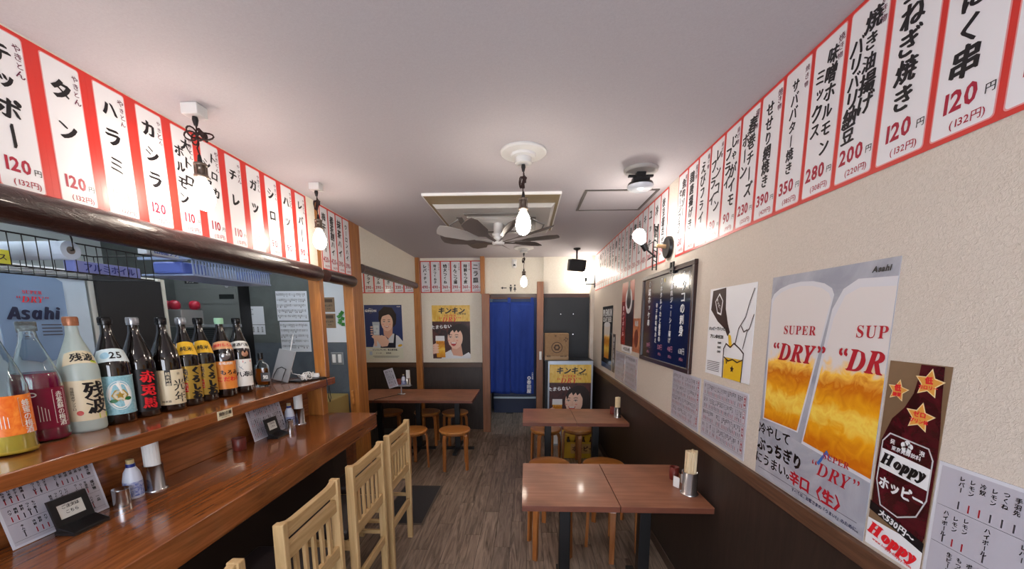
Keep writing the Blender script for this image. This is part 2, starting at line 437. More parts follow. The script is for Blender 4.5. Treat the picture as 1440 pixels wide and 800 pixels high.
ZS, HS = 2.053, .490
ROM = ['shirokoro', 'teppo', 'tan (tongue)', 'harami', 'kashira', 'large toro hormone', 'toro kashira', 'chire', 'gatsu', 'shiro', 'hatsu (heart)', 'reba (liver)']
ORD = ['cut off by the left frame edge', 'first from the left, price 120', 'second from the left', 'third from the left', 'fourth from the left', 'fifth from left behind the cord bow', 'sixth from left behind the bulb', 'seventh from the left', 'eighth from the left', 'fourth from first post', 'second from first post', 'touching the first wooden post']
ORD[10] = 'third strip left of the first post'; ORD[9] = 'ninth from the left'; ORD[10] = 'next but one to the first post'
left = [('シロコロ', '120', '132'), ('テッポー', '120', '132'), ('タン', '120', '132'), ('ハラミ', '120', '132'), ('カシラ', '120', '132'),
        (('大トロ', 'ホルモン'), '110', '121'), (('トロカ', 'シラ'), '110', '121'), ('チレ', '110', '121'), ('ガツ', '110', '121'), ('シロ', '90', '99'), ('ハツ', '90', '99'), ('レバー', '90', '99')]
for i, (t, pr, sb) in enumerate(left):
    cols = list(t) if isinstance(t, tuple) else [t]; nm = ''.join(cols)
    strip(nm, pr, sb, XL + .002, 1.33 + (i - 2) * .1575, ZS, FACE_RIGHTWARD, .1573, .048, HS,
          'red menu strip above the counter, %s, %s' % (ORD[i], ROM[i]), 'menu strips above the counter', cols=cols)
for i, (t, pr, sb) in enumerate([('梅干ハイ', '420', '462'), ('番茶割ハイ', '420', '462'), ('抹茶ハイ', '390', '429'), ('ウーロンハイ', '390', '429')]):
    strip(t, pr, sb, XL + .002, 3.085 + i * .127, ZS, FACE_RIGHTWARD, .1268, .02, HS,
          ['narrow menu strip touching the first wooden post, mostly behind the bulb', 'narrow menu strip between posts priced 420, beside the bulb', 'matcha highball menu strip priced 390 between the posts', 'oolong highball menu strip touching the second wooden post'][i], 'menu strips between the left posts', small='')
RL = ['cut off by the right frame edge', 'skewer strip priced 120 ending in a large kushi character', 'grilled onion strip priced 120', 'fried tofu and natto strip priced 200', 'miso hormone mix strip priced 280', 'butter grill strip priced 350', 'net grilled seseri strip priced 390', 'cheese spring roll strip priced 230', 'potato fry strip priced 90', 'lotus root fry strip, fifth from the far end', 'ebi fry strip, third from the far end', 'karaage strip, second from the gap by lamp', 'fish sausage fry strip beside the gap by lamp']
right = [('つくね串', '130', '143'), ('にんにく串', '120', '132'), ('玉ねぎ焼き', '120', '132'), (('焼き油揚げ', 'バリバリ納豆'), '200', '220'), (('味噌ホルモン', 'ミックス'), '280', '308'),
         ('サババター焼き', '350', '385'), ('せせり網焼き', '390', '429'), (('春巻チーズ', 'ボーン'), '230', '253'), (('じゃがイモ', 'フライ'), '90', '99'), (('レンコン', 'フライ'), '90', '99'),
         ('えびフライ', '90', '99'), ('鶏唐揚げき', '130', '143'), (('魚肉ソー', 'セージフライ'), '130', '143')]
for i, (t, pr, sb) in enumerate(right):
    cols = list(t) if isinstance(t, tuple) else [t]; nm = ''.join(cols)
    strip(nm, pr, sb, XR - .002, 1.04 - .145 + .145 * i, ZS - .002, FACE_LEFTWARD, .1448, .02, HS + .008,
          'right wall menu strip, %s' % RL[i], 'large menu strips on the right wall', cols=cols, small='焼き物' if i < 7 else '揚げ物')
far = ['枝豆盛合せ', '冷奴', 'ユッケ', 'キムチ', 'もやし', '塩辛', '漬物盛合せ', 'ポテトサラダ', 'トマト', 'きゅうり', '煮卵', 'おにぎり', 'お茶漬け', 'ラーメン', 'うどん', 'アイス', '味噌汁', 'ライス', 'ナムル']
NN = ['nearest the wall lamp', 'second', 'third', 'fourth', 'fifth', 'sixth', 'seventh', 'eighth', 'ninth', 'tenth', 'eleventh', 'twelfth', 'thirteenth', 'fourteenth', 'fifteenth', 'sixteenth', 'seventeenth', 'eighteenth']
FN = [NN[i] + (' from its near end' if i else '') for i in range(18)] + ['last one by the far corner']
W = (5.56 - 2.81) / 19
for i, t in enumerate(far):
    strip(t, ['290', '350', '390', '430'][i % 4], None, XR - .002, 2.81 + W * (i + 1), ZS, FACE_LEFTWARD, W - .0003, .018, HS,
          'narrow strip in the far right wall row, %s' % (FN[i]), 'far row of menu strips on the right wall', small='')
back = [('レバッチョ', '490', '539'), ('特大つくねチ', '490', '539'), ('特大つくね', '360', '396'), ('なんこつ揚', '390', '429'), ('特製もつ煮', '360', '396'), ('二ラ皿', '200', '220')]
for i, (t, pr, sb) in enumerate(back):
    strip(t, pr, sb, -1.545 + i * .1485, YB - .001, 2.055, FACE_BACK, .148, .022, .455,
          'menu strip on the cream back wall, %s' % ['leftmost, priced 490, touching the nook post', 'second from left, priced 490', 'third from left, priced 360', 'fourth from left, priced 390', 'fifth from left, priced 360', 'rightmost, priced 200'][i], 'menu strips on the back wall', small='おすすめ')
for i, (t, pr, sb) in enumerate([('串フライ', '390', '429'), ('アジフライ', '390', '429'), ('カツブツル', '390', '429'), ('山芋もやき', '350', '385'), ('ナスタタキ', '330', '363'), ('豆腐サラダ', '300', '330')]):
    strip(t, pr, sb, -2.535 + i * .148, YB - .001, 2.055, FACE_BACK, .1475, .022, .455,
          'menu strip on the nook wall half hidden by slim log, %s' % ['mostly behind the second post', 'first visible, priced 390', 'second visible, priced 390', 'third visible, priced 350', 'fourth visible, priced 330', 'rightmost, priced 300'][i], 'menu strips on the nook wall', small='')

# ------------------------------------------------------------------ counter and shelf
ct = thing('counter', 'long reddish brown wooden bar counter along the kitchen', 'counter', (0, 0, 0))
MB().box(-1.80, -1.235, -.6, 3.085, .78, .9).build('worktop', [counter_m], ct, bevel=.004)
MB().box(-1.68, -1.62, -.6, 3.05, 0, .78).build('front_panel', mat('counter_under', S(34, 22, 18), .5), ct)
MB().box(-1.46, -1.40, 2.98, 3.03, 0, .78).build('leg', counterd_m, ct)
MB().box(-1.80, -1.75, -.6, 3.0, .9, 1.145).build('upstand', [counter_m], ct, bevel=.003)
MB().box(-1.95, -1.63, 2.99, 3.07, .9, 1.145).build('end_panel', post_m, ct, bevel=.003)
sh = thing('bottle_shelf', 'raised glossy wooden shelf above the counter holding the bottles', 'shelf', (0, 0, 0))
MB().box(-2.05, -1.56, -.6, 3.015, 1.146, 1.2).box(-1.70, -1.56, 3.015, 3.082, 1.146, 1.2).build('shelf_board', [counter_m], sh, bevel=.004)
MB().box(-2.03, -1.97, -.6, 3.0, 0, 1.145).build('kitchen_side_panel', counterd_m, sh)
tg = sheet('shelf_tag', 'small cream tag stuck on the front edge of shelf', 'tag', .10, .045, mat('tag_cream', S(226, 214, 180), .5), (-1.559, 1.855, 1.152), FACE_RIGHTWARD)
P = Print(); P.text('焼酎各種', .05, .028, .021, ink_m, 3, .015); P.text('ボトルキープ', .05, .010, .009, ink_m, 3, .01); P.build(tg)

# ------------------------------------------------------------------ bottles
glass_m = mat('clear_glass', S(236, 244, 244), .02, trans=1)
dk_m = mat('dark_bottle_glass', S(16, 10, 9), .05, coat=1)
frost_m = mat('frosted_glass', S(206, 220, 214), .3, trans=.35)
SC = 1.155
def prof(kind):
    p = {'sho': [(.040, 0), (.050, .004), (.0525, .012), (.0525, .215), (.0505, .235), (.044, .262), (.033, .295), (.023, .325), (.0175, .345), (.0155, .375), (.0155, .388), (.0175, .39), (.0175, .402)],
         'wide': [(.046, 0), (.056, .004), (.058, .012), (.057, .20), (.052, .225), (.041, .265), (.029, .305), (.021, .335), (.0185, .36), (.0185, .372), (.022, .374), (.022, .386)]}[kind]
    return [(r * SC, z * SC) for r, z in p]
def radius_at(pf, z):
    for (r0, z0), (r1, z1) in zip(pf, pf[1:]):
        if z0 <= z <= z1: return r0 + (r1 - r0) * (z - z0) / max(1e-6, z1 - z0)
    return pf[-1][0]
CAMANG = {}
def wrap(pf, z0, z1, a_c, half, m, name, parent, draws=None, ns=18, curve=0, off=.0009, nz=5):
    """a label wrapped on the bottle; draws(P, w, h) puts print on it"""
    mb = MB(); rows = []
    for k in range(nz + 1):
        for j in range(ns + 1):
            t = j / ns * 2 - 1; a = a_c + t * half
            z = z0 + (z1 - z0) * k / nz + curve * (t * t)
            r = radius_at(pf, z) + off
            rows.append((r * math.cos(a), r * math.sin(a), z))
    fs = [(k * (ns + 1) + j, k * (ns + 1) + j + 1, (k + 1) * (ns + 1) + j + 1, (k + 1) * (ns + 1) + j) for k in range(nz) for j in range(ns)]
    mb.add(rows, fs, 0, True); o = mb.build(name, m, parent, fix=False)
    if draws:
        rm = radius_at(pf, (z0 + z1) / 2); w = 2 * half * rm; h = z1 - z0
        P = Print(); P.d0 = 0; draws(P, w, h)
        for src, mats, nm in ((P.pic, P.pm, 'label_picture'), (P.let, P.lm, 'lettering')):
            if not src.f: continue
            src.v = [(lambda u, d, v: ((radius_at(pf, z0 + v + curve * ((u / w * 2 - 1) ** 2)) + off + .0004 - d * .6) * math.cos(a_c + (u / w * 2 - 1) * half),
                                       (radius_at(pf, z0 + v + curve * ((u / w * 2 - 1) ** 2)) + off + .0004 - d * .6) * math.sin(a_c + (u / w * 2 - 1) * half),
                                       z0 + v + curve * ((u / w * 2 - 1) ** 2)))(*p) for p in src.v]
            src.build(nm, mats, o, fix=False)
    return o
def bottle(x, y, label, kind='sho', glass=dk_m, cap=None, capm=None, liquid=None, level=.2, name='sake_bottle'):
    root = thing(name, label, 'bottle', (x, y, 1.2005), 0, 'bottles on the shelf')
    pf = prof(kind); A = math.atan2(-y, -x)    # turn labels to the camera side
    A = math.atan2(0 - y, 0 - x) + .22
    if glass is glass_m:
        inner = [(max(.002, r - .004), z + .006) for r, z in pf[::-1][1:]]
        MB().lathe(pf + inner, n=32).build('glass_body', glass, root)
        lp = [(r - .0045, max(z, .0075)) for r, z in pf if z < level * SC]; lp.append((radius_at(pf, level * SC) - .0045, level * SC))
        MB().lathe(lp, n=32).build('liquid', liquid, root)
    else:
        MB().lathe(pf, n=32).build('glass_body', glass, root)
    top = pf[-1][1]
    if capm:
        r = .0195 * SC if kind == 'sho' else .023 * SC
        cp = MB().lathe([(r * .96, top - .03), (r, top - .028), (r, top + .003), (r * .9, top + .006)], n=20)
        if kind == 'sho':
            for k in range(24):
                a = 2 * math.pi * k / 24; cp.obox((r * math.cos(a), r * math.sin(a), top - .01), (.0015, .0015, .02), (0, 0, a))
        cp.build('cap', capm, root)
    return root, pf, A
blackcap = mat('black_cap', S(20, 20, 22), .25)
silvercap = mat('silver_cap', S(170, 172, 176), .3, metal=.8)
lab_orange = grain('label_orange', S(232, 104, 30), S(250, 150, 60), 'n', 30, 1, .35)
lab_white = mat('label_white', S(238, 236, 230), .4); lab_cream = mat('label_cream', S(222, 208, 176), .4)
gold_m = mat('label_gold', S(196, 160, 70), .3, metal=.4); yel_m = mat('label_yellow', S(238, 186, 40), .35)
rose_m = mat('label_plum', S(128, 18, 52), .35)
# 1 honey plum wine
b, pf, A = bottle(-1.787, 1.229, 'clear bottle with orange label and pale yellow liquor, leftmost on the shelf', 'wide', glass_m, liquid=mat('pale_yellow_liquor', S(250, 214, 84), .2, trans=0), level=.09, name='plum_wine_bottle', capm=mat('clear_cap', S(190, 200, 202), .1, trans=.8))
def dr_(P, w, h):
    P.rect(w * .64, w * .9, h * .2, h * .93, lab_white, 1); P.rect(w * .645, w * .895, h * .21, h * .92, lab_orange, 2)
    P.vtext('蜂蜜の梅酒', w * .77, h * .88, .026, lab_white, 3, .015, .9); P.ell(w * .3, h * .82, .012, .009, lab_white, 1); P.ell(w * .3, h * .82, .008, .005, lab_orange, 2)
    for k in range(4): P.rect(w * (.3 + .05 * k), w * (.31 + .05 * k), h * .2, h * (.6 - .04 * k), lab_white, 1)
wrap(pf, .07, .205, A, 1.15, lab_orange, 'label', b, dr_)
# 2 red shiso plum wine
b, pf, A = bottle(-1.856, 1.385, 'clear glass bottle of dark red plum liquor with plum coloured label', 'wide', glass_m, liquid=mat('red_plum_liquor', S(160, 18, 72), .15, trans=0), level=.225, name='plum_wine_bottle', capm=mat('clear_cap', S(190, 200, 202), .1, trans=.8))
def dr_(P, w, h):
    P.rect(w * .62, w * .88, h * .12, h * .95, lab_white, 1); P.rect(w * .63, w * .87, h * .13, h * .94, rose_m, 2)
    P.vtext('赤紫蘇の梅酒', w * .75, h * .9, .024, lab_white, 3, .015, .92); P.ell(w * .3, h * .86, .012, .009, lab_white, 1); P.ell(w * .3, h * .86, .008, .005, rose_m, 2)
    for k in range(4): P.rect(w * (.36 + .05 * k), w * (.37 + .05 * k), h * .2, h * (.6 - .04 * k), lab_white, 1)
wrap(pf, .05, .205, A, 1.15, rose_m, 'label', b, dr_)
# 3 frosted
b, pf, A = bottle(-1.839, 1.515, 'frosted pale bottle with copper cap and cream brush lettered label', 'sho', frost_m, capm=mat('copper_cap', S(176, 116, 84), .35, metal=.3), name='shochu_bottle')
lime = mat('label_lime', S(190, 206, 50), .4)
def dr_(P, w, h):
    P.vtext('残波', w * .70, h * .96, .072, ink_m, 3, .03, .9, .05); P.vtext('泡盛残波ザンクロ', w * .2, h * .85, .012, ink_m, 2, .01, 1)
    P.ell(w * .3, h * .2, .01, .01, mat('seal_red', S(190, 60, 50), .4), 1); P.rect(w * .7, w * .98, h * .02, h * .14, lime, 1)
wrap(pf, .05, .215, A, 1.1, lab_cream, 'label', b, dr_)
def dr_(P, w, h): P.text('残波', w * .55, h * .5, .034, ink_m, 3, .03); P.rect(w * .75, w * .95, h * .1, h * .3, lime, 1)
wrap(pf, .285, .335, A, 1.0, lab_cream, 'neck_label', b, dr_, curve=-.012)
# 4 blue label 25
b, pf, A = bottle(-1.836, 1.641, 'dark bottle with light blue label, gold emblem and neck label reading 25', 'sho', capm=blackcap, name='shochu_bottle')
blue_l = grain('label_teal', S(120, 176, 192), S(164, 208, 218), 'n', 90, 1, .35)
palegreen = mat('label_pale', S(214, 228, 232), .4); leafg = mat('leaf_green', S(40, 110, 60), .4)
def dr_(P, w, h):
    P.rect(0, w, 0, h * .03, lab_white, 1); P.rect(0, w, h * .97, h, lab_white, 1)
    P.ell(w * .5, h * .5, w * .27, h * .38, palegreen, 1, 28); P.ell(w * .5, h * .5, w * .23, h * .33, lab_white, 2, 28)
    P.shape([(w * .5 + .028 * math.cos(k * math.pi / 3), h * .5 + .028 * math.sin(k * math.pi / 3)) for k in range(6)], gold_m, 3)
    P.shape([(w * .5 + .022 * math.cos(k * math.pi / 3), h * .5 + .022 * math.sin(k * math.pi / 3)) for k in range(6)], lab_cream, 4)
    P.star(w * .5, h * .5, .016, gold_m, 5)
    P.ell(w * .36, h * .36, .012, .008, leafg, 4); P.ell(w * .66, h * .4, .012, .008, leafg, 4)
wrap(pf, .045, .215, A, 1.3, blue_l, 'label', b, dr_)
def dr_(P, w, h): P.text('25', w * .55, h * .5, .038, ink_m, 3, .02); P.ell(w * .28, h * .5, .014, .014, mat('pale_blue', S(160, 200, 220), .4), 1)
wrap(pf, .28, .335, A, 1.25, palegreen, 'neck_label', b, dr_, curve=-.012)
# 5 black bottle with red letters
b, pf, A = bottle(-1.843, 1.767, 'black bottle with black label lettered in bright red', 'sho', capm=silvercap, name='shochu_bottle')
redl = mat('red_letter', S(222, 34, 44), .4)
wrap(pf, .03, .23, A, 1.1, mat('label_black', S(18, 16, 18), .4), 'label', b, lambda P, w, h: P.vtext('赤兎馬', w * .6, h * .97, .062, redl, 3, .04, 1.0, .1))
# 6 cream label
b, pf, A = bottle(-1.825, 1.891, 'dark bottle with cream label, black band and two brushed characters', 'sho', capm=blackcap, name='sake_bottle')
def dr_(P, w, h):
    P.vtext('光年', w * .72, h * .72, .058, ink_m, 3, .005, 1.05, .05); P.rect(w * .33, w * .48, h * .55, h, ink_m, 1)
    P.vtext('純米吟醸', w * .405, h * .95, .018, lab_cream, 3, .01, 1.0); P.text('純米酒', w * .3, h * .1, .012, ink_m, 2, .01)
    P.ch('特', w * .7, h * .88, .014, ink_m, 2)
wrap(pf, .035, .21, A, 1.2, lab_cream, 'label', b, dr_)
# 7, 8 gold labels
for (x, y, lb, cp) in ((-1.835, 2.014, 'dark bottle with gold label and silver cap, left of the matching pair', silvercap), (-1.848, 2.138, 'dark bottle with gold label and black cap, right of the matching pair', blackcap)):
    b, pf, A = bottle(x, y, lb, 'sho', capm=cp, name='sake_bottle')
    def dr_(P, w, h):
        P.vtext('純米', w * .32, h * .93, .034, mat('navy_ink', S(30, 40, 80), .4), 3, .02, 1.0); P.rect(w * .25, w * .4, h * .22, h * .5, redl, 1); P.vtext('辛口', w * .325, h * .48, .02, lab_cream, 3, .015, 1)
        P.vtext('くろしお', w * .68, h * .99, .05, ink_m, 3, .09, .86, .15)
    wrap(pf, .04, .215, A, 1.15, gold_m, 'label', b, dr_)
    def dr_(P, w, h): P.text('純米', w * .5, h * .45, .026, ink_m, 3, .02); P.rect(w * .0, w * .06, 0, h, lab_white, 1)
    wrap(pf, .278, .345, A, .95, yel_m, 'neck_label', b, dr_, curve=-.01)
# 9 orange label green cap
b, pf, A = bottle(-1.826, 2.262, 'dark bottle with orange label and mint green cap', 'sho', capm=mat('mint_cap', S(176, 222, 186), .4), name='shochu_bottle')
o9 = mat('label_orange_flat', S(226, 140, 60), .4); red9 = mat('band_red', S(196, 40, 50), .4)
def dr_(P, w, h): P.rect(0, w, h * .86, h, red9, 1); P.text('本格焼酎', w * .5, h * .93, .018, lab_white, 3, .01); P.text('もろみ', w * .6, h * .6, .032, ink_m, 3, .03); P.text('こだわり', w * .58, h * .36, .032, redl, 3, .03)
wrap(pf, .05, .215, A, 1.15, o9, 'label', b, dr_)
wrap(pf, .29, .335, A, 1.2, mat('label_peach', S(226, 168, 120), .4), 'neck_label', b, lambda P, w, h: P.text('焼酎もろみ', w * .5, h * .5, .02, redl, 3, .02), curve=-.012)
stk = MB().lathe([(.001, 0), (.027, 0), (.027, .002), (.001, .003)], n=20).build('round_sticker', silvercap, b)
stk = stk; stk.location = ((.0575) * math.cos(A), (.0575) * math.sin(A), .25); stk.rotation_euler = (0, math.pi / 2 - .1, A)
# 10 white label
b, pf, A = bottle(-1.821, 2.393, 'dark bottle with white mountain label, rightmost of the tall bottles', 'sho', capm=blackcap, name='sake_bottle')
def dr_(P, w, h):
    P.shape([(w * .1, h * .55), (w * .3, h * .85), (w * .42, h * .7), (w * .6, h * .9), (w * .85, h * .55), (w * .5, h * .62)], mat('mountain_grey', S(150, 160, 170), .4), 1)
    P.shape([(w * .25, h * .78), (w * .3, h * .85), (w * .38, h * .75), (w * .3, h * .74)], lab_white, 2)
    P.text('八海山', w * .58, h * .45, .036, ink_m, 3, .03, shear=.2); P.rect(0, w, h * .1, h * .17, ink_m, 1); P.rect(w * .5, w * .85, h * .88, h * .95, redl, 1)
wrap(pf, .045, .215, A, 1.2, lab_white, 'label', b, dr_)
wrap(pf, .285, .33, A, 1.2, lab_white, 'neck_label', b, lambda P, w, h: P.text('清酒八海', w * .5, h * .5, .022, ink_m, 3, .02), curve=-.012)
stk = MB().lathe([(.001, 0), (.02, 0), (.02, .002), (.001, .003)], n=20).build('round_sticker', mat('copper_sticker', S(190, 140, 110), .4), b)
stk = stk; stk.location = ((.0575) * math.cos(A + .3), (.0575) * math.sin(A + .3), .25); stk.rotation_euler = (0, math.pi / 2 - .1, A + .3)
# 11 small whisky bottle
wk = thing('whisky_bottle', 'small square shouldered glass bottle of amber whisky with black stopper', 'bottle', (-1.83, 2.60, 1.2005), 0)
def sq(r, z, e=.35):
    out = []
    for i in range(24):
        t = 2 * math.pi * i / 24 + math.pi / 4; c, s_ = math.cos(t), math.sin(t)
        k = 1 / (abs(c) ** 4 + abs(s_) ** 4) ** .25
        out.append((r * c * k, r * s_ * k * .8, z))
    return out
pfw = [(.038, 0), (.044, .005), (.044, .13), (.040, .15), (.022, .168), (.014, .178), (.014, .20)]
MB().ring([sq(r, z) for r, z in pfw] + [sq(r - .004, max(z, .014)) for r, z in pfw[::-1]]).build('glass_body', glass_m, wk)
MB().ring([sq(r - .0045, z) for r, z in ((.037, .015), (.044, .02), (.044, .128))]).build('liquid', mat('amber_whisky', S(190, 96, 20), .05, trans=.5), wk)
MB().cyl((0, 0, .195), (0, 0, .235), .017, n=18).build('stopper', blackcap, wk)
P = Print(); P.text('知', .0, .0, .03, lab_white, 3, .04)
lb = MB().obox((0, 0, 0), (.055, .0008, .06)).build('label', mat('label_dark', S(40, 22, 14), .4), wk); lb.location = (.025, -.0375, .07); lb.rotation_euler = (0, 0, 0)
P.let.build('lettering', P.lm, lb, fix=False)
for ch in wk.children: pass
wk.rotation_euler = (0, 0, .45)
# ------------------------------------------------------------------ things on shelf and counter
lam_m = mat('laminated_white', S(214, 216, 226), .18, coat=.5)
grey_ink = mat('ink_grey', S(70, 66, 74), .5); redbox = mat('menu_red', S(170, 40, 50), .4)
def dense_menu(P, w, h, seed, pink=True, heads=('焼き物', '揚げ物', '一品'), size=.0085, rows=3):
    rg = random.Random(seed)
    P.rect(.008, w - .008, .008, h - .008, mat('menu_tint', S(184, 182, 194), .3), 0)
    rh = (h - .03) / rows
    items = ['ねぎま', 'つくね', 'レバー', 'ハツ', '砂肝', '手羽先', 'もつ煮', '冷奴', '枝豆', 'ポテト', 'キムチ', '唐揚げ', '生ビール', 'ハイボール', 'レモン', '梅酒', '焼酎', '日本酒', 'ウーロン']
    for r in range(rows):
        yt = h - .016 - r * rh
        x = w - .03
        if pink: P.rect(x - .004, x + .013, yt - .055, yt, redbox, 1); P.rect(x - .0025, x + .0115, yt - .0535, yt - .0015, lam_m, 2)
        P.vtext(heads[(r + seed) % len(heads)], x + .0045, yt - .006, .013, redbox if pink else ink_m, 3, .03, 1.05)
        x -= .018
        while x > .015:
            t = rg.choice(items); tt = rg.random()
            if tt > .12:
                P.vtext(t, x, yt - rg.uniform(0, .006), size * 1.15, ink_m, 3, .03, 1.05)
                P.rect(x - .0015, x + .0015, yt - rh + .012, yt - rh + .012 + .018, redbox if rg.random() > .5 else grey_ink, 2)
            x -= size * 1.9
        P.rect(.01, w - .01, yt - rh + .006, yt - rh + .0068, grey_ink, 1)
def menu_sheet(label, w, h, loc, rotz, seed, tilt=0, name='laminated_menu', group=None, roll=0, **k):
    o = sheet(name, label, 'menu', w, h, lam_m, loc, rotz, group, tilt, roll=roll)
    P = Print(); dense_menu(P, w, h, seed, **k); P.build(o); return o
# leaning menus on the counter
menu_sheet('laminated drink menu leaning on the upstand at left end of counter', .30, .215, (-1.695, 1.125, .9015), FACE_RIGHTWARD, 3, tilt=-.22, pink=False)
menu_sheet('laminated menu leaning behind the middle black stand on counter', .33, .215, (-1.695, 2.28, .9015), FACE_RIGHTWARD, 5, tilt=-.22, pink=False)
def card_stand(y, label):
    t = thing('card_stand', label, 'stand', (-1.645, y, .9005), FACE_RIGHTWARD)
    b = MB(); b.box(-.06, .06, -.055, .02, 0, .012); b.prism([(-.055, .012), (.02, .012), (.0, .03)], -.06, .06, 'yz')
    b.build('foot', blackp_m, t, bevel=.002)
    f = MB(); R = -.25
    for c, s in (((0, 0, .035), (.12, .008, .03)), ((0, 0, .112), (.12, .008, .024)), ((-.05, 0, .074), (.02, .008, .06)), ((.05, 0, .074), (.02, .008, .06))):
        f.obox(c, s)
    f.v = [(x, y_ + z * .25, z) for x, y_, z in f.v]
    f.build('frame', blackp_m, t)
    c = MB().obox((0, 0, .074), (.086, .003, .056)); c.v = [(x, y_ + z * .25, z) for x, y_, z in c.v]
    co = c.build('card', mat('card_white', S(216, 214, 206), .4), t)
    P = Print(); P.text('ご注文は', 0, .09, .014, ink_m, 3, .02); P.text('こちら', 0, .07, .014, ink_m, 3, .02); P.rect(-.035, -.02, .055, .085, grey_ink, 1)
    for s in (P.pic, P.let): s.v = [(x, y_ + z * .25 - .001, z) for x, y_, z in s.v]
    P.let.build('lettering', P.lm, co, fix=False)
card_stand(1.275, 'black plastic card stand before the nearest counter menu')
card_stand(2.41, 'black plastic card stand before the farther counter menu')
def steel_cup(x, y, z, label, r=.03, h=.065, name='steel_cup'):
    t = MB().lathe([(r, 0), (r, h), (r + .001, h + .002), (r - .002, h + .002), (r - .003, .006)], n=24).build(name, steel_m)
    t.location = (x, y, z); return tag(t, label, 'cup')
steel_cup(-1.675, 1.458, .9005, 'small round steel cup beside the nearest sauce bottle')
steel_cup(-1.665, 2.60, .9005, 'small steel cup beside the farther sauce bottle', .022, .06)
def sauce(x, y, z, label, s=1.0):
    t = thing('sauce_bottle', label, 'bottle', (x, y, z))
    MB().lathe([(.026 * s, 0), (.029 * s, .004), (.029 * s, .07 * s), (.024 * s, .10 * s), (.012 * s, .125 * s), (.012 * s, .135 * s)], n=20).build('body', mat('sauce_white', S(206, 212, 226), .3), t)
    MB().lathe([(.0295 * s, .012), (.0295 * s, .066 * s)], n=20, caps=False).build('label', grain('sauce_label', S(60, 80, 160), S(200, 205, 220), 'n', 70, 1, .4), t)
    MB().lathe([(.014 * s, .12 * s), (.014 * s, .134 * s)], n=16).build('collar', mat('sauce_blue', S(30, 46, 120), .4), t)
    MB().cyl((0, 0, .133 * s), (0, 0, .15 * s), .012 * s, n=16).build('cap', mat('sauce_cap', S(190, 170, 120), .4), t)
sauce(-1.69, 1.525, .9005, 'blue and white sauce bottle beside the nearest chopstick holder', 1.12)
sauce(-1.70, 2.66, .9005, 'blue and white sauce bottle beside the farther chopstick holder', 1.12)
stick_m = grain('chopstick_wood', S(214, 190, 150), S(232, 212, 178), 'z', 60, 10, .5, vary=.08)
def chop_holder(x, y, z, label, kind='white', s=1.0):
    t = thing('chopstick_holder', label, 'holder', (x, y, z))
    MB().lathe([(.038 * s, 0), (.038 * s, .006), (.031 * s, .009), (.031 * s, .10 * s), (.029 * s, .10 * s), (.028 * s, .012)], n=26).build('steel_cup', steel_m, t)
    rg = random.Random(int(x * 100 + y * 77))
    if kind == 'white':
        for k in range(18):
            a = 2 * math.pi * k / 18; r = .0235 * s
            MB().obox((r * math.cos(a), r * math.sin(a), .125 * s + .0), (.0095, .003, .16 * s), (0, 0, a + R90)).build('paper_sleeve', mat('sleeve_white', S(226, 226, 224), .6), t)
    else:
        for k in range(26):
            rr = .0245 * s * math.sqrt((k + .5) / 26); a = k * 2.4
            hh = (.195 + rg.uniform(-.004, .004)) * s
            MB().obox((rr * math.cos(a), rr * math.sin(a), .02 + (hh - .02) / 2), (.0065 * s, .0065 * s, hh - .02), (0, 0, a)).build('chopstick', stick_m, t)
    return t
chop_holder(-1.675, 1.605, .9005, 'steel cup of paper wrapped chopsticks near the left end of counter', 'white', 1.16)
chop_holder(-1.675, 2.735, .9005, 'steel cup of paper wrapped chopsticks at the far end of counter', 'white', 1.16)
rc = MB().lathe([(.033, 0), (.035, .004), (.036, .07), (.034, .072), (.032, .07), (.031, .01)], n=24).build('toothpick_pot', grain('pot_wood', S(88, 30, 24), S(120, 50, 40), 'z', 40, 8, .35))
rc.location = (-1.69, 2.146, .9005); tag(rc, 'reddish brown wooden toothpick pot on the counter below shelf tag', 'pot')
# tablet, tray, charger, cable
tb = thing('tablet', 'silver tablet propped on a wire stand at end of shelf', 'tablet', (-1.80, 2.80, 1.2005), -.35)
sl = MB().obox((0, 0, 0), (.17, .008, .235)).build('tablet_body', mat('tablet_grey', S(178, 178, 180), .3, metal=.4), tb, bevel=.003); sl.location = (0, 0, .125); sl.rotation_euler = (-.28, .12, 0)
st = MB()
for s in (-1, 1):
    st.tube([(s * .045, -.02, .10), (s * .05, -.045, .06), (s * .05, -.07, .004), (s * .05, .06, .004)], .003)
st.tube([(-.045, -.02, .10), (0, -.018, .115), (.045, -.02, .10)], .003)
st.build('wire_stand', black_m, tb)
tr = MB().box(-.13, .13, -.06, .06, 0, .008).box(-.125, .125, -.055, .055, .008, .011, 1).build('small_tray', [blackp_m, mat('tray_dark', S(60, 60, 64), .3)], bevel=.002)
tr.location = (-1.685, 2.90, 1.2005); tr.rotation_euler = (0, 0, 1.25); tag(tr, 'flat black tray under the white charger at end of shelf', 'tray')
cb = MB(); rg = random.Random(3)
pts = []
for k in range(90):
    t = k * .42; pts.append((-1.69 + .04 * math.cos(t) * (1 + .3 * math.sin(k * .13)), 2.885 + .085 * math.sin(t * .93), 1.235 + .02 * math.sin(t * 1.7)))
cb.tube(pts, .0042, 6)
cb.tube([(-1.69, 2.90, 1.23), (-1.72, 2.84, 1.25), (-1.76, 2.83, 1.26), (-1.78, 2.84, 1.38), (-1.77, 2.90, 1.55)], .003, 6)
tag(cb.build('white_cable', mat('cable_white', S(236, 236, 236), .4)), 'heap of white charging cable coiled on the black tray', 'cable')
ad = MB().obox((0, 0, 0), (.06, .045, .03)).build('charger', white_m, bevel=.006); ad.location = (-1.665, 2.975, 1.227); ad.rotation_euler = (0, 0, .4)
tag(ad, 'white plug charger lying with the cable at end of shelf', 'charger')
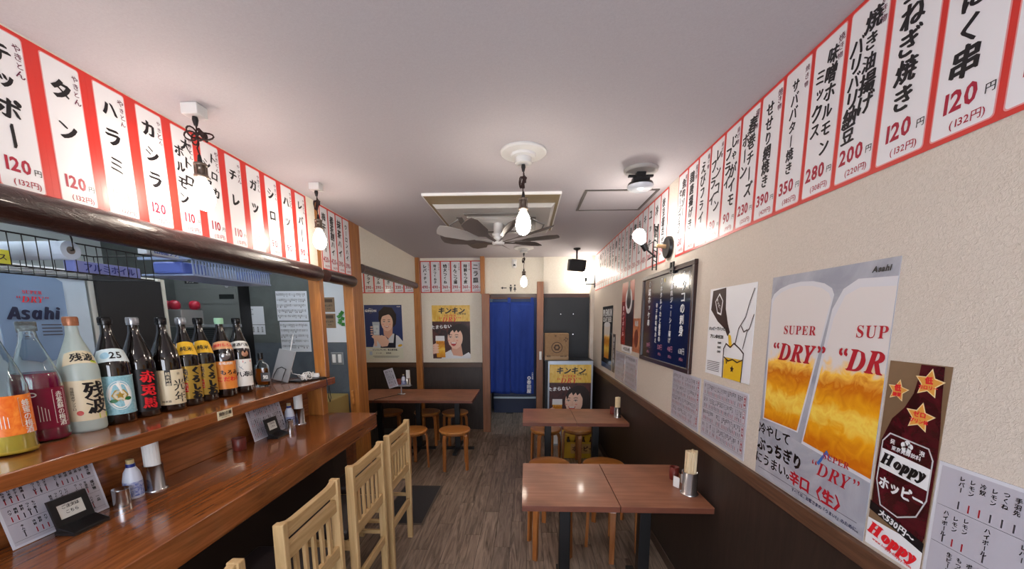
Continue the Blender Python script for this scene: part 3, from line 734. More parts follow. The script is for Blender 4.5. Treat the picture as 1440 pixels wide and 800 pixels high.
stp = MB().tube([(-1.62, 2.93, 1.205), (-1.552, 2.93, 1.206), (-1.545, 2.93, 1.12), (-1.543, 2.925, 1.06), (-1.545, 2.945, 1.02), (-1.545, 2.965, 1.05), (-1.548, 2.95, 1.15)], .0035, 6).build('strap', black_m)
tag(stp, 'thin black wrist strap hanging over the edge of shelf', 'strap')

# ------------------------------------------------------------------ kitchen side
fr = thing('beer_server', 'pale blue grey cabinet with shield emblem behind the bottles', 'cabinet', (-2.6, 0, 0))
pal = grain('cabinet_pale', S(176, 190, 204), S(190, 203, 216), 'n', 3, 1, .35)
MB().box(-.6, 0, .7, 2.255, 0, 1.93).build('body', pal, fr, bevel=.01)
MB().box(-.6, .012, .7, 2.27, 1.905, 1.945).build('top_rim', mat('rim_white', S(224, 228, 230), .35), fr, bevel=.004)
shd = mat('shield_blue', S(118, 140, 170), .35)
pts = [(1.86, 1.50), (1.90, 1.455), (2.02, 1.43), (2.12, 1.465), (2.15, 1.51), (2.15, 1.87), (2.12, 1.89), (1.89, 1.89), (1.86, 1.87)]
em = MB().prism([(a - 0.02, b) for a, b in pts], .0005, .006, 'yz').build('shield_emblem', shd, fr)
P = Print(); P.d0 = 0
P.text('𝐒𝐔𝐏𝐄𝐑', .145, .345, .024, redl, 3, 0); P.text('“𝑫𝑹𝒀”', .145, .308, .046, redl, 3, 0)
P.text('𝘼𝙨𝙖𝙝𝙞', .145, .235, .085, mat('navy_logo', S(26, 32, 60), .4), 3, .03, sx=.95)
for k in range(4): P.rect(.05, .125, .172 - k * .018, .178 - k * .018, grey_ink, 2); P.rect(.16, .25, .172 - k * .018, .178 - k * .018, grey_ink, 2)
for s_ in (P.pic, P.let): s_.v = [(.0075 - d, 1.84 + u, 1.46 + v) for u, d, v in s_.v]
P.pic.build('emblem_lines', P.pm, em, fix=False); P.let.build('lettering', P.lm, em, fix=False)
fd = thing('display_fridge', 'tall fridge with flat black door in a white frame behind bottles', 'fridge', (-2.6, 0, 0))
MB().box(-.6, -.02, 2.28, 2.76, 0, 1.95).build('body', mat('fridge_white', S(206, 206, 200), .4), fd, bevel=.004)
MB().box(-.02, 0, 2.31, 2.735, .3, 1.93).build('door', mat('fridge_black', S(26, 24, 26), .6), fd, bevel=.003)
MB().box(-.02, .008, 2.735, 2.755, .3, 1.945).build('door_frame', mat('fridge_trim', S(196, 190, 178), .4), fd)
fr2 = thing('steamer_cabinet', 'grey stainless kitchen machine with small display against the end wall', 'machine', (0, 3.50, -.1)); fr2.scale = (1.0606, .42, 1.0606)
MB().box(-3.02, -2.466, 0, .33, .1, 2.06).build('body', mat('machine_grey', S(118, 122, 120), .35, metal=.3), fr2, bevel=.004)
MB().box(-2.466, -2.46, 0, .33, .1, 2.06).build('side_panel', mat('side_black', S(20, 20, 22), .5), fr2)  # side strip of the machine, coloured black
MB().box(-3.0, -2.48, -.012, 0, 1.93, 2.05).build('upper_panel', mat('machine_grey2', S(120, 124, 122), .35, metal=.3), fr2)
cp = MB().box(-3.0, -2.48, -.012, 0, 1.80, 1.925).build('control_panel', mat('machine_grey2', S(120, 124, 122), .35), fr2)
MB().box(-2.63, -2.50, -.016, -.012, 1.84, 1.88).build('display', mat('display_black', S(20, 26, 26), .2), cp)
nm = MB().box(-2.92, -2.80, -.016, -.012, 1.97, 2.0).build('name_plate', mat('plate_black', S(24, 24, 24), .3), fr2)
P = Print(); P.d0 = .016; P.text('タニコー', -2.86, 1.985, .022, lab_white, 3, .02); P.let.build('lettering', P.lm, nm, fix=False)
MB().cyl((-2.55, -.03, 1.95), (-2.55, -.012, 1.95), .018, n=14).build('knob', steel_m, fr2)
MB().box(-3.0, -2.46, -.04, 0, 1.60, 1.625).build('steel_lip', steel_m, fr2, bevel=.002)
vent = MB().box(-3.0, -2.62, -.01, 0, 1.42, 1.59).build('vent_panel', mat('vent_black', S(24, 26, 28), .4), fr2)
for k in range(9): MB().box(-2.99, -2.63, -.016, -.01, 1.43 + k * .017, 1.438 + k * .017).build('vent_slat', mat('vent_slat', S(54, 58, 60), .4), vent)
# wall shelf with red packets
shf = thing('kitchen_shelf', 'dull steel shelf box beside the kitchen machine', 'shelf', (-2.72, 2.95, 1.62))
MB().box(-.22, .14, -.1, .1, 0, .12).build('steel_box', steeld_m, shf, bevel=.006)
MB().box(-.22, .16, -.12, .12, -.01, 0).build('shelf_plate', steeld_m, shf)
MB().box(-.20, -.17, .07, .10, -1.62, -.01).build('shelf_post', steeld_m, shf)
for k, (x, y) in enumerate(((-2.86, 2.90), (-2.77, 2.93), (-2.68, 2.91), (-2.60, 3.0))):
    o = MB().lathe([(.02, 0), (.036, .01), (.038, .04), (.03, .062), (.012, .07)], n=14).build('tomato_packet', mat('packet_red', S(150, 20, 44), .3)); o.location = (x, y, 1.741)
    tag(o, ['leftmost dark red packet under the plastic bag', 'second dark red packet from left on steel shelf', 'third dark red packet from left on steel shelf', 'rightmost dark red packet by the kitchen machine'][k], 'packet', 'red packets on the kitchen shelf')
bg = MB(); rr = []
for k, (r, z) in enumerate(((.05, 0), (.07, .03), (.065, .07), (.03, .10), (.05, .125))):
    rr.append([((r + .01 * math.sin(5 * a + k)) * math.cos(a), (r + .01 * math.cos(4 * a + k)) * math.sin(a) * .7, z) for a in [2 * math.pi * i / 18 for i in range(18)]])
bg.ring(rr); o = bg.build('plastic_bag', mat('bag_white', S(222, 228, 230), .25, trans=.2)); o.location = (-2.86, 2.92, 1.812); tag(o, 'crumpled white plastic bag above the red packets', 'bag')
# wire rack hung under the log
wrk = thing('wire_rack', 'black wire rack hanging behind the log beam above bottles', 'rack', (0, 0, 0))
w1 = MB()
x0, x1, y0, y1, z0, z1 = -2.02, -1.74, .9, 1.80, 1.84, 1.95
for a, b in (((x1, y0, z1), (x1, y1, z1)), ((x0, y0, z1), (x0, y1, z1)), ((x1, y0, z0), (x1, y1, z0)), ((x0, y0, z0), (x0, y1, z0)), ((x0, y1, z1), (x1, y1, z1)), ((x0, y1, z0), (x1, y1, z0))):
    w1.cyl(a, b, .003, n=6)
w1.build('rim_wire', black_m, wrk)
for k in range(24):
    y = y0 + (y1 - y0) * k / 23
    MB().tube([(x1, y, z1), (x1, y, z0), (x0, y, z0), (x0, y, z1)], .0018, 5).build('cross_wire', black_m, wrk)
for y in (1.0, 1.8): MB().tube([(x1, y, z1), (x1, y, 2.0), (x1 + .06, y, 2.0)], .003, 5).build('hook', black_m, wrk)
# roll of paper held outside the rack
rl = thing('paper_roll', 'pale blue kitchen paper roll hanging on the black wire rack', 'roll', (0, 1.445, 1.915))
def xring(r, x, n=24): return [(x, r * math.cos(2 * math.pi * i / n), r * math.sin(2 * math.pi * i / n)) for i in range(n)]
MB().ring([xring(.014, -1.705), xring(.034, -1.705), xring(.034, -2.0), xring(.014, -2.0)], caps=False, smooth=False).build('paper', mat('roll_paper', S(190, 204, 222), .7), rl)
MB().ring([xring(.0138, -1.704, 16), xring(.0138, -2.001, 16)], smooth=False).build('core', mat('roll_core', S(110, 104, 100), .8), rl)
MB().tube([(-1.704, .0, 0), (-1.695, 0, 0), (-1.695, 0, .04), (-1.70, 0, .062)], .003, 5).build('roll_hook', black_m, rl)
def carton(label, c, s, m, txt, tm, name='carton', size=.03, rz=0):
    o = MB().obox((0, 0, 0), s).build(name, m, bevel=.002); o.location = c; o.rotation_euler = (0, 0, rz); tag(o, label, 'carton')
    P = Print(); P.d0 = 0; P.text(txt, 0, 0, size, tm, 3, .02)
    P.let.v = [(s[0] / 2 - d, u, v) for u, d, v in P.let.v]; P.let.build('lettering', P.lm, o, fix=False)
carton('bright yellow carton with black writing in the wire rack', (-1.80, 1.235, 1.8685), (.05, .17, .05), mat('carton_yellow', S(216, 216, 60), .4), 'ふきんクロス', ink_m, size=.024)
carton('blue foil wrap carton in the wire rack', (-1.78, 1.625, 1.866), (.045, .26, .045), mat('carton_lav', S(128, 140, 206), .4), 'アルミホイル', mat('ink_navy', S(24, 40, 130), .4), size=.034)
carton('white and blue film carton lying at end of the wire rack', (-1.80, 1.93, 1.985), (.045, .22, .04), mat('carton_white', S(206, 212, 220), .4), '日用品ラップ', mat('ink_blue', S(40, 70, 170), .4), size=.026)
# light blue basket
bk = thing('plastic_basket', 'light blue slatted plastic basket hanging under the log beam', 'basket', (0, 0, 0))
bm_ = mat('basket_blue', S(158, 178, 214), .35, trans=.15)
MB().box(-2.0, -1.72, 2.0, 2.62, 1.885, 1.895).build('tray', bm_, bk, bevel=.003)
MB().box(-1.725, -1.715, 1.99, 2.63, 1.965, 1.98).box(-2.0, -1.72, 1.99, 2.0, 1.965, 1.98).box(-2.0, -1.72, 2.62, 2.63, 1.965, 1.98).build('rim', bm_, bk)
for k in range(29): MB().box(-1.724, -1.718, 2.0 + k * .0214, 2.008 + k * .0214, 1.895, 1.967).build('slat', bm_, bk)
for k, (y, c) in enumerate(((2.12, S(90, 110, 190)), (2.33, S(200, 206, 216)), (2.55, S(80, 110, 200)))):
    o = MB().obox((0, 0, 0), (.16, .17, .06)).build('folded_packet', mat('packet_%d' % k, c, .4), bevel=.01); o.location = (-1.84, y - .05, 1.9255)
    tag(o, ['blue packet at near end of light blue basket', 'white packet in the middle of light blue basket', 'blue packet at far end of light blue basket'][k], 'packet')
# papers and outlet on the kitchen end wall
note_m = mat('note_paper', S(222, 226, 232), .5)
def note(label, x, z, w, h, m=note_m, lines=5, cards=False, dense=False, name='note_paper', seed=1):
    o = sheet(name, label, 'paper', w, h, m, (x, 3.6435, z), 0)
    P = Print(); rg = random.Random(seed)
    if dense:
        yy = h - .02
        while yy > .03:
            x_ = .012
            while x_ < w - .02: P.vtext(rg.choice(['ねぎま', '生中', 'もつ', 'ハイ', '冷奴', '三点盛', '串五']), x_, yy, .011, ink_m, 3, .03, 1); x_ += .014
            yy -= .05
    elif lines:
        for k in range(lines): P.text(rg.choice(['本日のおすすめ', 'ご注文はお早め', 'お会計は席で']), .02, h - .03 - k * .022, .013, ink_m, 3, .02, align='l')
    if cards:
        for k in range(4): P.vtext('本日品', .03 + k * (w - .04) / 3.4, .075, .018, ink_m, 3, .02, 1.0)
    P.build(o); return o
note('white memo paper with price cards on the grey kitchen wall', -2.70, 1.62, .21, .17, lines=3)
o = note('four small price cards hanging below the white memo paper', -2.675, 1.525, .185, .09, lines=0, cards=True)
note('upper dense paper menu on grey kitchen wall left of post', -2.36, 1.655, .30, .275, dense=True, lines=0)
note('lower dense paper menu on grey kitchen wall left of post', -2.345, 1.36, .29, .285, dense=True, lines=0, seed=4)
kraft = mat('kraft_brown', S(140, 116, 90), .6)
for z, lb in ((1.735, 'upper brown card on the white kitchen wall section'), (1.585, 'lower brown card on the white kitchen wall section')):
    o = note(lb, -1.915, z, .115, .135, kraft, lines=0, name='brown_card'); P = Print(); P.rect(.02, .095, .09, .12, mat('kraft_dark', S(80, 62, 46), .6), 1); P.text('おしぼり', .057, .06, .02, ink_m, 3, .02); P.text('大 中', .057, .03, .014, ink_m, 3, .02); P.build(o)
iv = MB()
for k in range(7):
    a = k * 2.2; iv.obox((-1.745 + .02 * math.cos(a), 3.63, 1.66 + .018 * k - .04), (.03, .004, .03), (.3, a, .4))
tag(iv.build('leaf_sticker', mat('leaf_sticker_green', S(60, 140, 60), .5)), 'small sprig of green leaves on white wall beside the post', 'decoration')
sk = thing('wall_socket', 'square steel double switch plate on the grey kitchen wall by post', 'switch', (-1.81, 3.645, 1.295))
MB().box(-.06, .06, -.006, 0, -.06, .06).build('plate', steeld_m, sk, bevel=.003)
for dx in (-.028, .028): MB().box(dx - .016, dx + .016, -.012, -.006, -.04, .04).build('rocker', white_m, sk, bevel=.002)
o = MB().box(-2.05, -1.70, 3.2, 3.6, .70, .965).build('storage_box', mat('box_mustard', S(150, 132, 78), .6), bevel=.01); tag(o, 'mustard coloured box standing behind the end of counter', 'box')
o = MB().box(-2.05, -1.70, 3.2, 3.6, 0, .60).box(-2.07, -1.695, 3.18, 3.62, .60, .6995).build('low_stand', mat('stand_dark', S(46, 38, 34), .6), bevel=.004); tag(o, 'dark low stand carrying the mustard box by counter end', 'stand')
# assumed kitchen fluorescent lamps on the ceiling, out of view, for its cool light
def tube_light(x, y, label, along='y', L=1.1):
    t = thing('assumed_tube_lamp', label, 'lamp', (x, y, H - .001), 0 if along == 'y' else R90, 'kitchen tube lamps')
    MB().box(-.05, .05, -L / 2, L / 2, -.04, 0).build('housing', white_m, t, bevel=.004)
    MB().cyl((0, -L / 2 + .02, -.06), (0, L / 2 - .02, -.06), .014, n=10).build('tube', mat('tube_glow', S(240, 248, 255), .5, emit=(.86, .94, 1, 1), strength=TUBE), t)
tube_light(-2.35, 1.2, 'near fluorescent tube lamp on the kitchen ceiling'); tube_light(-2.35, 2.7, 'far fluorescent tube lamp on the kitchen ceiling')
t = thing('assumed_tube_lamp', 'fluorescent tube lamp on the corridor ceiling behind noren', 'lamp', (-.2, 6.25, H - .001), 0)  # unseen lamp, assumed from the cool light below the noren
MB().box(-.05, .05, -.3, .3, -.04, 0).build('housing', white_m, t); MB().cyl((0, -.28, -.06), (0, .28, -.06), .014, n=10).build('tube', mat('tube_glow_cool', S(240, 248, 255), .5, emit=(.8, .92, 1, 1), strength=90), t)
# ------------------------------------------------------------------ chairs at the counter
def make_chair():
    t = thing('counter_chair', 'x', 'chair', (0, 0, 0), 0, 'pale wooden chairs at the counter')
    w = .215
    for s in (-1, 1):
        b = MB(); y0, y1 = (s * w - .03, s * w) if s > 0 else (s * w, s * w + .03)
        b.prism([(-.022, 0), (.016, 0), (.022, .55), (.022, .93), (-.018, .93), (-.022, .55)], y0, y1, 'xz')
        b.build('back_post', pine_m, t, bevel=.004)
        b = MB(); b.box(-.40, -.365, y0, y1, 0, .53); b.build('leg', pine_m, t, bevel=.003)
    yi = w - .03
    n = 10; top = []
    for k in range(n + 1):
        y = -yi + 2 * yi * k / n; e = min(1, (yi - abs(y)) / .05)
        top.append((y, .928 - .014 * e * e * (3 - 2 * e)))
    MB().prism([(-yi, .862), (yi, .862)] + top[::-1], -.012, .014, 'yz').build('top_rail', piney_m, t, bevel=.003)
    MB().box(-.01, .012, -yi, yi, .775, .835).build('middle_rail', piney_m, t, bevel=.003)
    MB().box(-.01, .012, -yi, yi, .545, .605).build('lower_rail', piney_m, t, bevel=.003)
    for k in range(5):
        y = -yi + 2 * yi * (k + 1) / 6; MB().box(-.006, .008, y - .011, y + .011, .604, .776).build('slat', pine_m, t, bevel=.002)
    MB().box(-.01, .01, -yi, yi, .275, .325).build('stretcher', piney_m, t, bevel=.003)
    MB().box(-.39, -.375, -yi, yi, .20, .235).build('stretcher', piney_m, t, bevel=.003)
    for s in (-1, 1):
        y = s * (w - .015); MB().box(-.366, -.02, y - .008, y + .008, .335, .36).build('stretcher', grain('pine_x', S(196, 160, 106), S(222, 192, 142), 'x', 40, 14, .42), t, bevel=.002)
        MB().box(-.366, -.02, y - .01, y + .01, .475, .53).build('seat_frame', MATS['pine_x'], t, bevel=.002)
    MB().box(-.39, -.37, -yi, yi, .475, .53).build('seat_frame', piney_m, t, bevel=.002)
    c = MB().box(-.405, -.024, -w, w, .531, .585).build('seat_cushion', cushion_m, t, bevel=.016, seg=3)
    return t
ch0 = make_chair()
for i, (y, lb) in enumerate(((2.555, 'pale slat back chair at the far end of counter'), (2.03, 'pale slat back chair second from far end of counter'), (1.47, 'pale slat back chair third from far end, cut by the lower frame edge'), (.855, 'pale slat back chair of which only a back corner shows'))):
    if i == 0: ch0.location = (-.885, y, 0); ch0['label'] = lb
    else: copy_tree(ch0, loc=(-.885, y, 0), label=lb)

# ------------------------------------------------------------------ bentwood stools
def make_stool():
    t = thing('round_stool', 'x', 'stool', (0, 0, 0), 0, 'round bentwood stools')
    r = .175
    MB().lathe([(.15, .418), (.168, .420), (r, .427), (r, .440), (.172, .446), (.16, .449), (.05, .4485), (.002, .4485)], n=36).build('seat', stool_m, t)
    MB().lathe([(.15, .41), (.155, .40), (.155, .419), (.15, .419)], n=30).build('seat_ring', stoolz_m, t)
    path = [(.06, .407), (.115, .407), (.142, .402), (.158, .388), (.165, .365), (.168, .30), (.176, .0)]
    for k in range(4):
        a = math.pi / 4 + k * R90; b = MB(); rings = []
        for i, (x, z) in enumerate(path):
            p0 = path[max(0, i - 1)]; p1 = path[min(len(path) - 1, i + 1)]
            d = Vector((p1[0] - p0[0], p1[1] - p0[1])).normalized(); nx, nz = -d.y, d.x; h = .011
            tw = .021 if i < 5 else (.02 if i == 5 else .017)
            q = [(x + nx * h, -tw, z + nz * h), (x + nx * h, tw, z + nz * h), (x - nx * h, tw, z - nz * h), (x - nx * h, -tw, z - nz * h)]
            rings.append([(u * math.cos(a) - v * math.sin(a), u * math.sin(a) + v * math.cos(a), max(w_, 0)) for u, v, w_ in q])
        b.ring(rings, smooth=False); b.build('leg', stoolz_m, t, bevel=.003)
    return t
st0 = make_stool()
spots = [(-.80, 4.205, .2, 'round stool in front of the left table, nearest the aisle'), (-1.28, 4.17, .9, 'round stool at left table partly behind the far counter chair'),
         (-.95, 5.05, .5, 'round stool behind the left table near the back wall, right one'), (-1.33, 5.06, .1, 'round stool behind the left table, middle one'), (-1.84, 5.05, .4, 'round stool behind the left table, left one in the nook'),
         (.225, 4.27, .3, 'round stool behind far right table on the aisle side'), (.60, 4.30, .75, 'round stool behind far right table in front of yellow crate'),
         (.17, 2.63, .15, 'round stool tucked under the near right table on aisle side'), (.62, 2.64, .6, 'round stool tucked under the near right table on wall side'), (.20, 3.17, .5, 'round stool between the two right tables on aisle side'), (.66, 3.17, .2, 'round stool between the two right tables on wall side'), (.245, 1.52, .3, 'round stool whose seat rim just shows at the bottom edge')]
spots = [(.225, 3.33, .3, spots[5][3].replace('behind', 'in front of')) if i == 99 else s for i, s in enumerate(spots)]
for i, (x, y, a, lb) in enumerate(spots):
    if i == 0: st0.location = (x, y, 0); st0.rotation_euler = (0, 0, a); st0['label'] = lb
    else: copy_tree(st0, loc=(x, y, 0), rotz=a, label=lb)

# ------------------------------------------------------------------ tables
def table(x0, x1, y0, y1, label, cols=None, z=.72):
    t = thing('dining_table', label, 'table', ((x0 + x1) / 2, (y0 + y1) / 2, 0))
    w, d = (x1 - x0) / 2 - .001, (y1 - y0) / 2
    MB().box(-w, w, -d, d, z - .002, z).build('table_top', table_m, t)
    MB().box(-w, w, -d, d, z - .032, z - .002).build('edge_band', tablee_m, t, bevel=.0015)
    for cx in (cols or [0]):
        MB().box(cx - .032, cx + .032, -.032, .032, .03, z - .04).build('column', black_m, t, bevel=.004)
        MB().box(cx - .14, cx + .14, -.14, .14, z - .04, z - .032).build('top_plate', black_m, t)
        b = MB(); hw = min(.21, .21)
        b.box(cx - hw, cx + hw, -.025, .025, 0, .03).box(cx - .025, cx + .025, -.26, .26, 0, .03); b.build('foot', black_m, t, bevel=.004)
    return t
table(-.02, .478, 1.855, 2.445, 'reddish brown table top half nearest the camera, aisle side')
table(.48, .944, 1.855, 2.445, 'reddish brown table half nearest the camera, against right wall', cols=[-.02])
table(-.03, .468, 3.465, 4.05, 'far right table half on the aisle side')
table(.47, .944, 3.465, 4.05, 'far right table half against the right wall', cols=[-.02])
table(-1.63, -.63, 4.445, 5.21, 'wide reddish table before the back wall on the left', cols=[-.25, .25])
table(-2.13, -1.632, 4.445, 5.21, 'table half set in the nook behind the wooden post')

# condiments on the right tables
chop_holder(.885, 2.02, .7205, 'steel cup full of bare chopsticks on the nearest right table', 'wood', 1.22)
chop_holder(.885, 3.70, .7205, 'steel cup full of chopsticks on the far right table', 'wood', 1.0)
def pot(x, y, z, label, m, r=.027, h=.075, name='toothpick_pot'):
    o = MB().lathe([(r * .92, 0), (r, .004), (r, h), (r - .003, h), (r - .004, .01)], n=22).build(name, m); o.location = (x, y, z); return tag(o, label, 'pot')
pot_red = mat('pot_red', S(112, 40, 32), .35)
pot(.875, 2.215, .7205, 'dark red toothpick pot on the nearest right table', pot_red)
pot(.87, 3.84, .7205, 'dark red toothpick pot behind chopsticks on far right table', pot_red, .026, .07)
def shaker(x, y, z, label):
    t = thing('spice_shaker', label, 'shaker', (x, y, z))
    MB().lathe([(.02, 0), (.022, .004), (.022, .045), (.018, .055)], n=18).build('glass_body', mat('shaker_white', S(200, 202, 200), .25), t)
    MB().lathe([(.019, .055), (.02, .057), (.018, .075), (.008, .082)], n=18).build('cap', steel_m, t)
shaker(.915, 2.16, .7205, 'small spice shaker between red pot and chopstick cup')
sg = MB().obox((0, 0, .03), (.004, .04, .06)).build('salt_sachet_box', white_m); sg.location = (.845, 2.10, .7205); tag(sg, 'small white card leaning beside the chopstick cup', 'card'); sg.rotation_euler = (0, 0, .5)
# rack on the left table
cr = thing('condiment_rack', 'clear raised condiment tray on a short pole on the left table', 'rack', (-1.60, 4.85, .7205))
clear_m = mat('clear_acrylic', S(226, 230, 236), .1, trans=.7)
MB().lathe([(.05, 0), (.05, .006), (.012, .01), (.008, .012), (.008, .10), (.012, .104)], n=18).build('pole', clear_m, cr)
MB().box(-.11, .13, -.05, .05, .104, .11).box(-.11, .13, -.05, -.046, .11, .13).build('tray', clear_m, cr)
zt = .7205 + .1105
pot(-1.625, 4.84, zt, 'dark red pot on the raised tray of left table', pot_red, .03, .085)
sauce(-1.57, 4.86, zt, 'white sauce bottle on the raised tray of left table', .95)
chop_holder(-1.512, 4.87, zt, 'chopstick cup on the raised tray of left table', 'white', .95)
menu_sheet('clear menu sheet leaning on the raised tray of left table', .12, .24, (-1.73, 4.78, .80), .1, 8, tilt=-.1, pink=False, roll=-.3)
cbx = MB().tube([(-1.60, 4.80, .73), (-1.66, 4.70, .7245), (-1.73, 4.58, .7245), (-1.80, 4.46, .7245), (-1.81, 4.436, .71), (-1.81, 4.436, .3)], .0035, 6).build('power_cable', black_m)
tag(cbx, 'thin black cable crossing the left table to its edge', 'cable')
ho = MB().box(-2.05, -1.95, 4.30, 4.42, 0, .42).build('storage_bin', mat('bin_grey', S(120, 130, 124), .5), bevel=.01); tag(ho, 'grey bin on the floor under the nook table', 'bin')
# floor mat
mt = thing('floor_mat', 'dark grey floor mat with pale border beside the far chair', 'mat', (0, 0, 0))
MB().box(-1.22, -.84, 2.93, 3.68, 0.0005, .006).build('mat_border', mat('mat_edge', S(96, 84, 74), .7), mt)
MB().box(-1.21, -.855, 2.945, 3.665, .006, .008).build('mat_field', grain('mat_dark', S(42, 40, 42), S(62, 60, 62), 'n', 300, 1, .9), mt)
mt2 = sheet('dark_sheet', 'x', 'mat', .01, .01, black_m, (0, -5, 0), 0); bpy.data.objects.remove(mt2)

# ------------------------------------------------------------------ noren, doorway signs
nr = thing('noren', 'deep blue noren curtain with white lettering in the doorway', 'curtain', (-.57, 5.66, 0))
nav = grain('noren_blue', S(22, 52, 132), S(30, 62, 150), 'z', 8, 3, .8)
def cloth(x0, x1, ph, name, skip=None):
    nx, nz = 26, 24; b = MB(); vs = []
    for i in range(nz + 1):
        z = 1.915 - (1.915 - .575) * i / nz
        for j in range(nx + 1):
            u = j / nx; x = x0 + (x1 - x0) * u; k = i / nz
            y = .012 * math.sin(u * 9 + ph) * (.3 + k) + .007 * math.sin(u * 21 + ph * 2 + k * 3) * k
            vs.append((x, y, z + .008 * math.sin(u * 5 + ph) * k))
    fs = [(i * (nx + 1) + j, i * (nx + 1) + j + 1, (i + 1) * (nx + 1) + j + 1, (i + 1) * (nx + 1) + j) for i in range(nz) for j in range(nx)]
    b.add(vs, fs, 0, True); o = b.build(name, nav, nr, fix=False)
    md = o.modifiers.new('thickness', 'SOLIDIFY'); md.thickness = .002
    return o
cloth(.0, .333, 0, 'curtain_panel'); rp = cloth(.337, .685, 1.3, 'curtain_panel')
for x in (.03, .325, .655):
    MB().box(x - .022, x + .022, -.008, .012, 1.90, 1.975).build('hanging_loop', nav, nr)
MB().cyl((.045, .002, 1.965), (.685, .002, 1.965), .008, n=10).build('rod', mat('rod_brown', S(120, 84, 60), .4), nr)
P = Print(); P.d0 = .024; wht = mat('print_white', S(232, 236, 244), .6)
P.vtext('春田屋', .615, .785, .066, wht, 3, .03, 1.0); P.ell(.615, .815, .026, .026, wht, 2); P.ell(.615, .815, .012, .012, nav, 3); P.vtext('大衆酒場', .665, .90, .024, wht, 3, .02, 1.15)
P.build(rp)
sg = thing('toilet_sign', 'black arrow and man and woman toilet symbols above the noren', 'sign', (-.37, YB - .001, 2.10))
P = Print(); P.d0 = 0
b = MB()
def flat(b, pts): b.prism(pts, -.002, 0, 'xz')
flat(b, [(0, .02), (.03, .04), (.03, .026), (.085, .026), (.085, .014), (.03, .014), (.03, 0)]); b.build('arrow', ink_m, sg)
for k, (x, nm) in enumerate(((.145, 'man_symbol'), (.205, 'woman_symbol'))):
    b = MB(); flat(b, [(x + .013 * math.cos(a), .055 + .013 * math.sin(a)) for a in [i * math.pi / 6 for i in range(12)]])
    if k == 0: flat(b, [(x - .02, .036), (x + .02, .036), (x + .006, -.035), (x - .006, -.035)])
    else: flat(b, [(x - .006, .036), (x + .006, .036), (x + .022, -.01), (x + .006, -.01), (x + .006, -.035), (x - .006, -.035), (x - .006, -.01), (x - .022, -.01)])
    b.build(nm, ink_m, sg)
cm = thing('security_camera', 'small white security camera above the toilet symbols', 'camera', (-.17, YB - .001, 2.44))
MB().box(-.035, .035, -.03, 0, .03, .08).build('bracket', white_m, cm, bevel=.005)
MB().lathe([(.02, -.05), (.034, -.03), (.036, .02), (.03, .045)], (0, -.05, 0), 18).build('housing', white_m, cm)
MB().cyl((0, -.085, -.012), (0, -.07, -.01), .018, n=14).build('lens', blackp_m, cm)
# alcove cabinet with carton, poster stand and crate
cbn = thing('side_cabinet', 'low black cabinet under the cardboard box in the alcove', 'cabinet', (.58, 5.46, 0))
MB().box(-.32, .32, -.2, .235, 0, 1.10).build('body', mat('cab_black', S(26, 27, 30), .5), cbn, bevel=.004)
MB().box(-.33, .33, -.21, .237, 1.10, 1.115).build('cabinet_top', mat('cab_top', S(40, 46, 54), .4), cbn)
bx = thing('cardboard_box', 'brown printed cardboard box on the black cabinet', 'box', (.42, 5.42, 1.1155))
MB().box(-.16, .16, -.12, .12, 0, .36).build('carton', grain('cardboard', S(150, 118, 84), S(166, 134, 98), 'n', 20, 1, .7), bx, bevel=.004)
MB().box(-.16, .16, -.1215, -.12, .0, .05).build('tape', mat('tape', S(180, 150, 112), .4), bx)
P = Print(); P.d0 = .121; kd = mat('print_brown', S(74, 56, 44), .6)
P.ell(0, .17, .075, .075, kd, 0); P.ell(0, .17, .066, .066, MATS['cardboard'], 1)
P.shape([(.045 * math.cos(k * math.pi / 3), .17 + .045 * math.sin(k * math.pi / 3)) for k in range(6)], kd, 2); P.star(0, .17, .03, MATS['cardboard'], 3)
P.text('25', .12, .28, .06, kd, 3, .01, rot=.9); P.text('焼酎', -.11, .05, .03, kd, 3, .02); P.text('取扱注意', .09, .05, .022, kd, 3, .02); P.vtext('宮', -.02, .34, .03, kd, 3, .02); P.build(bx)
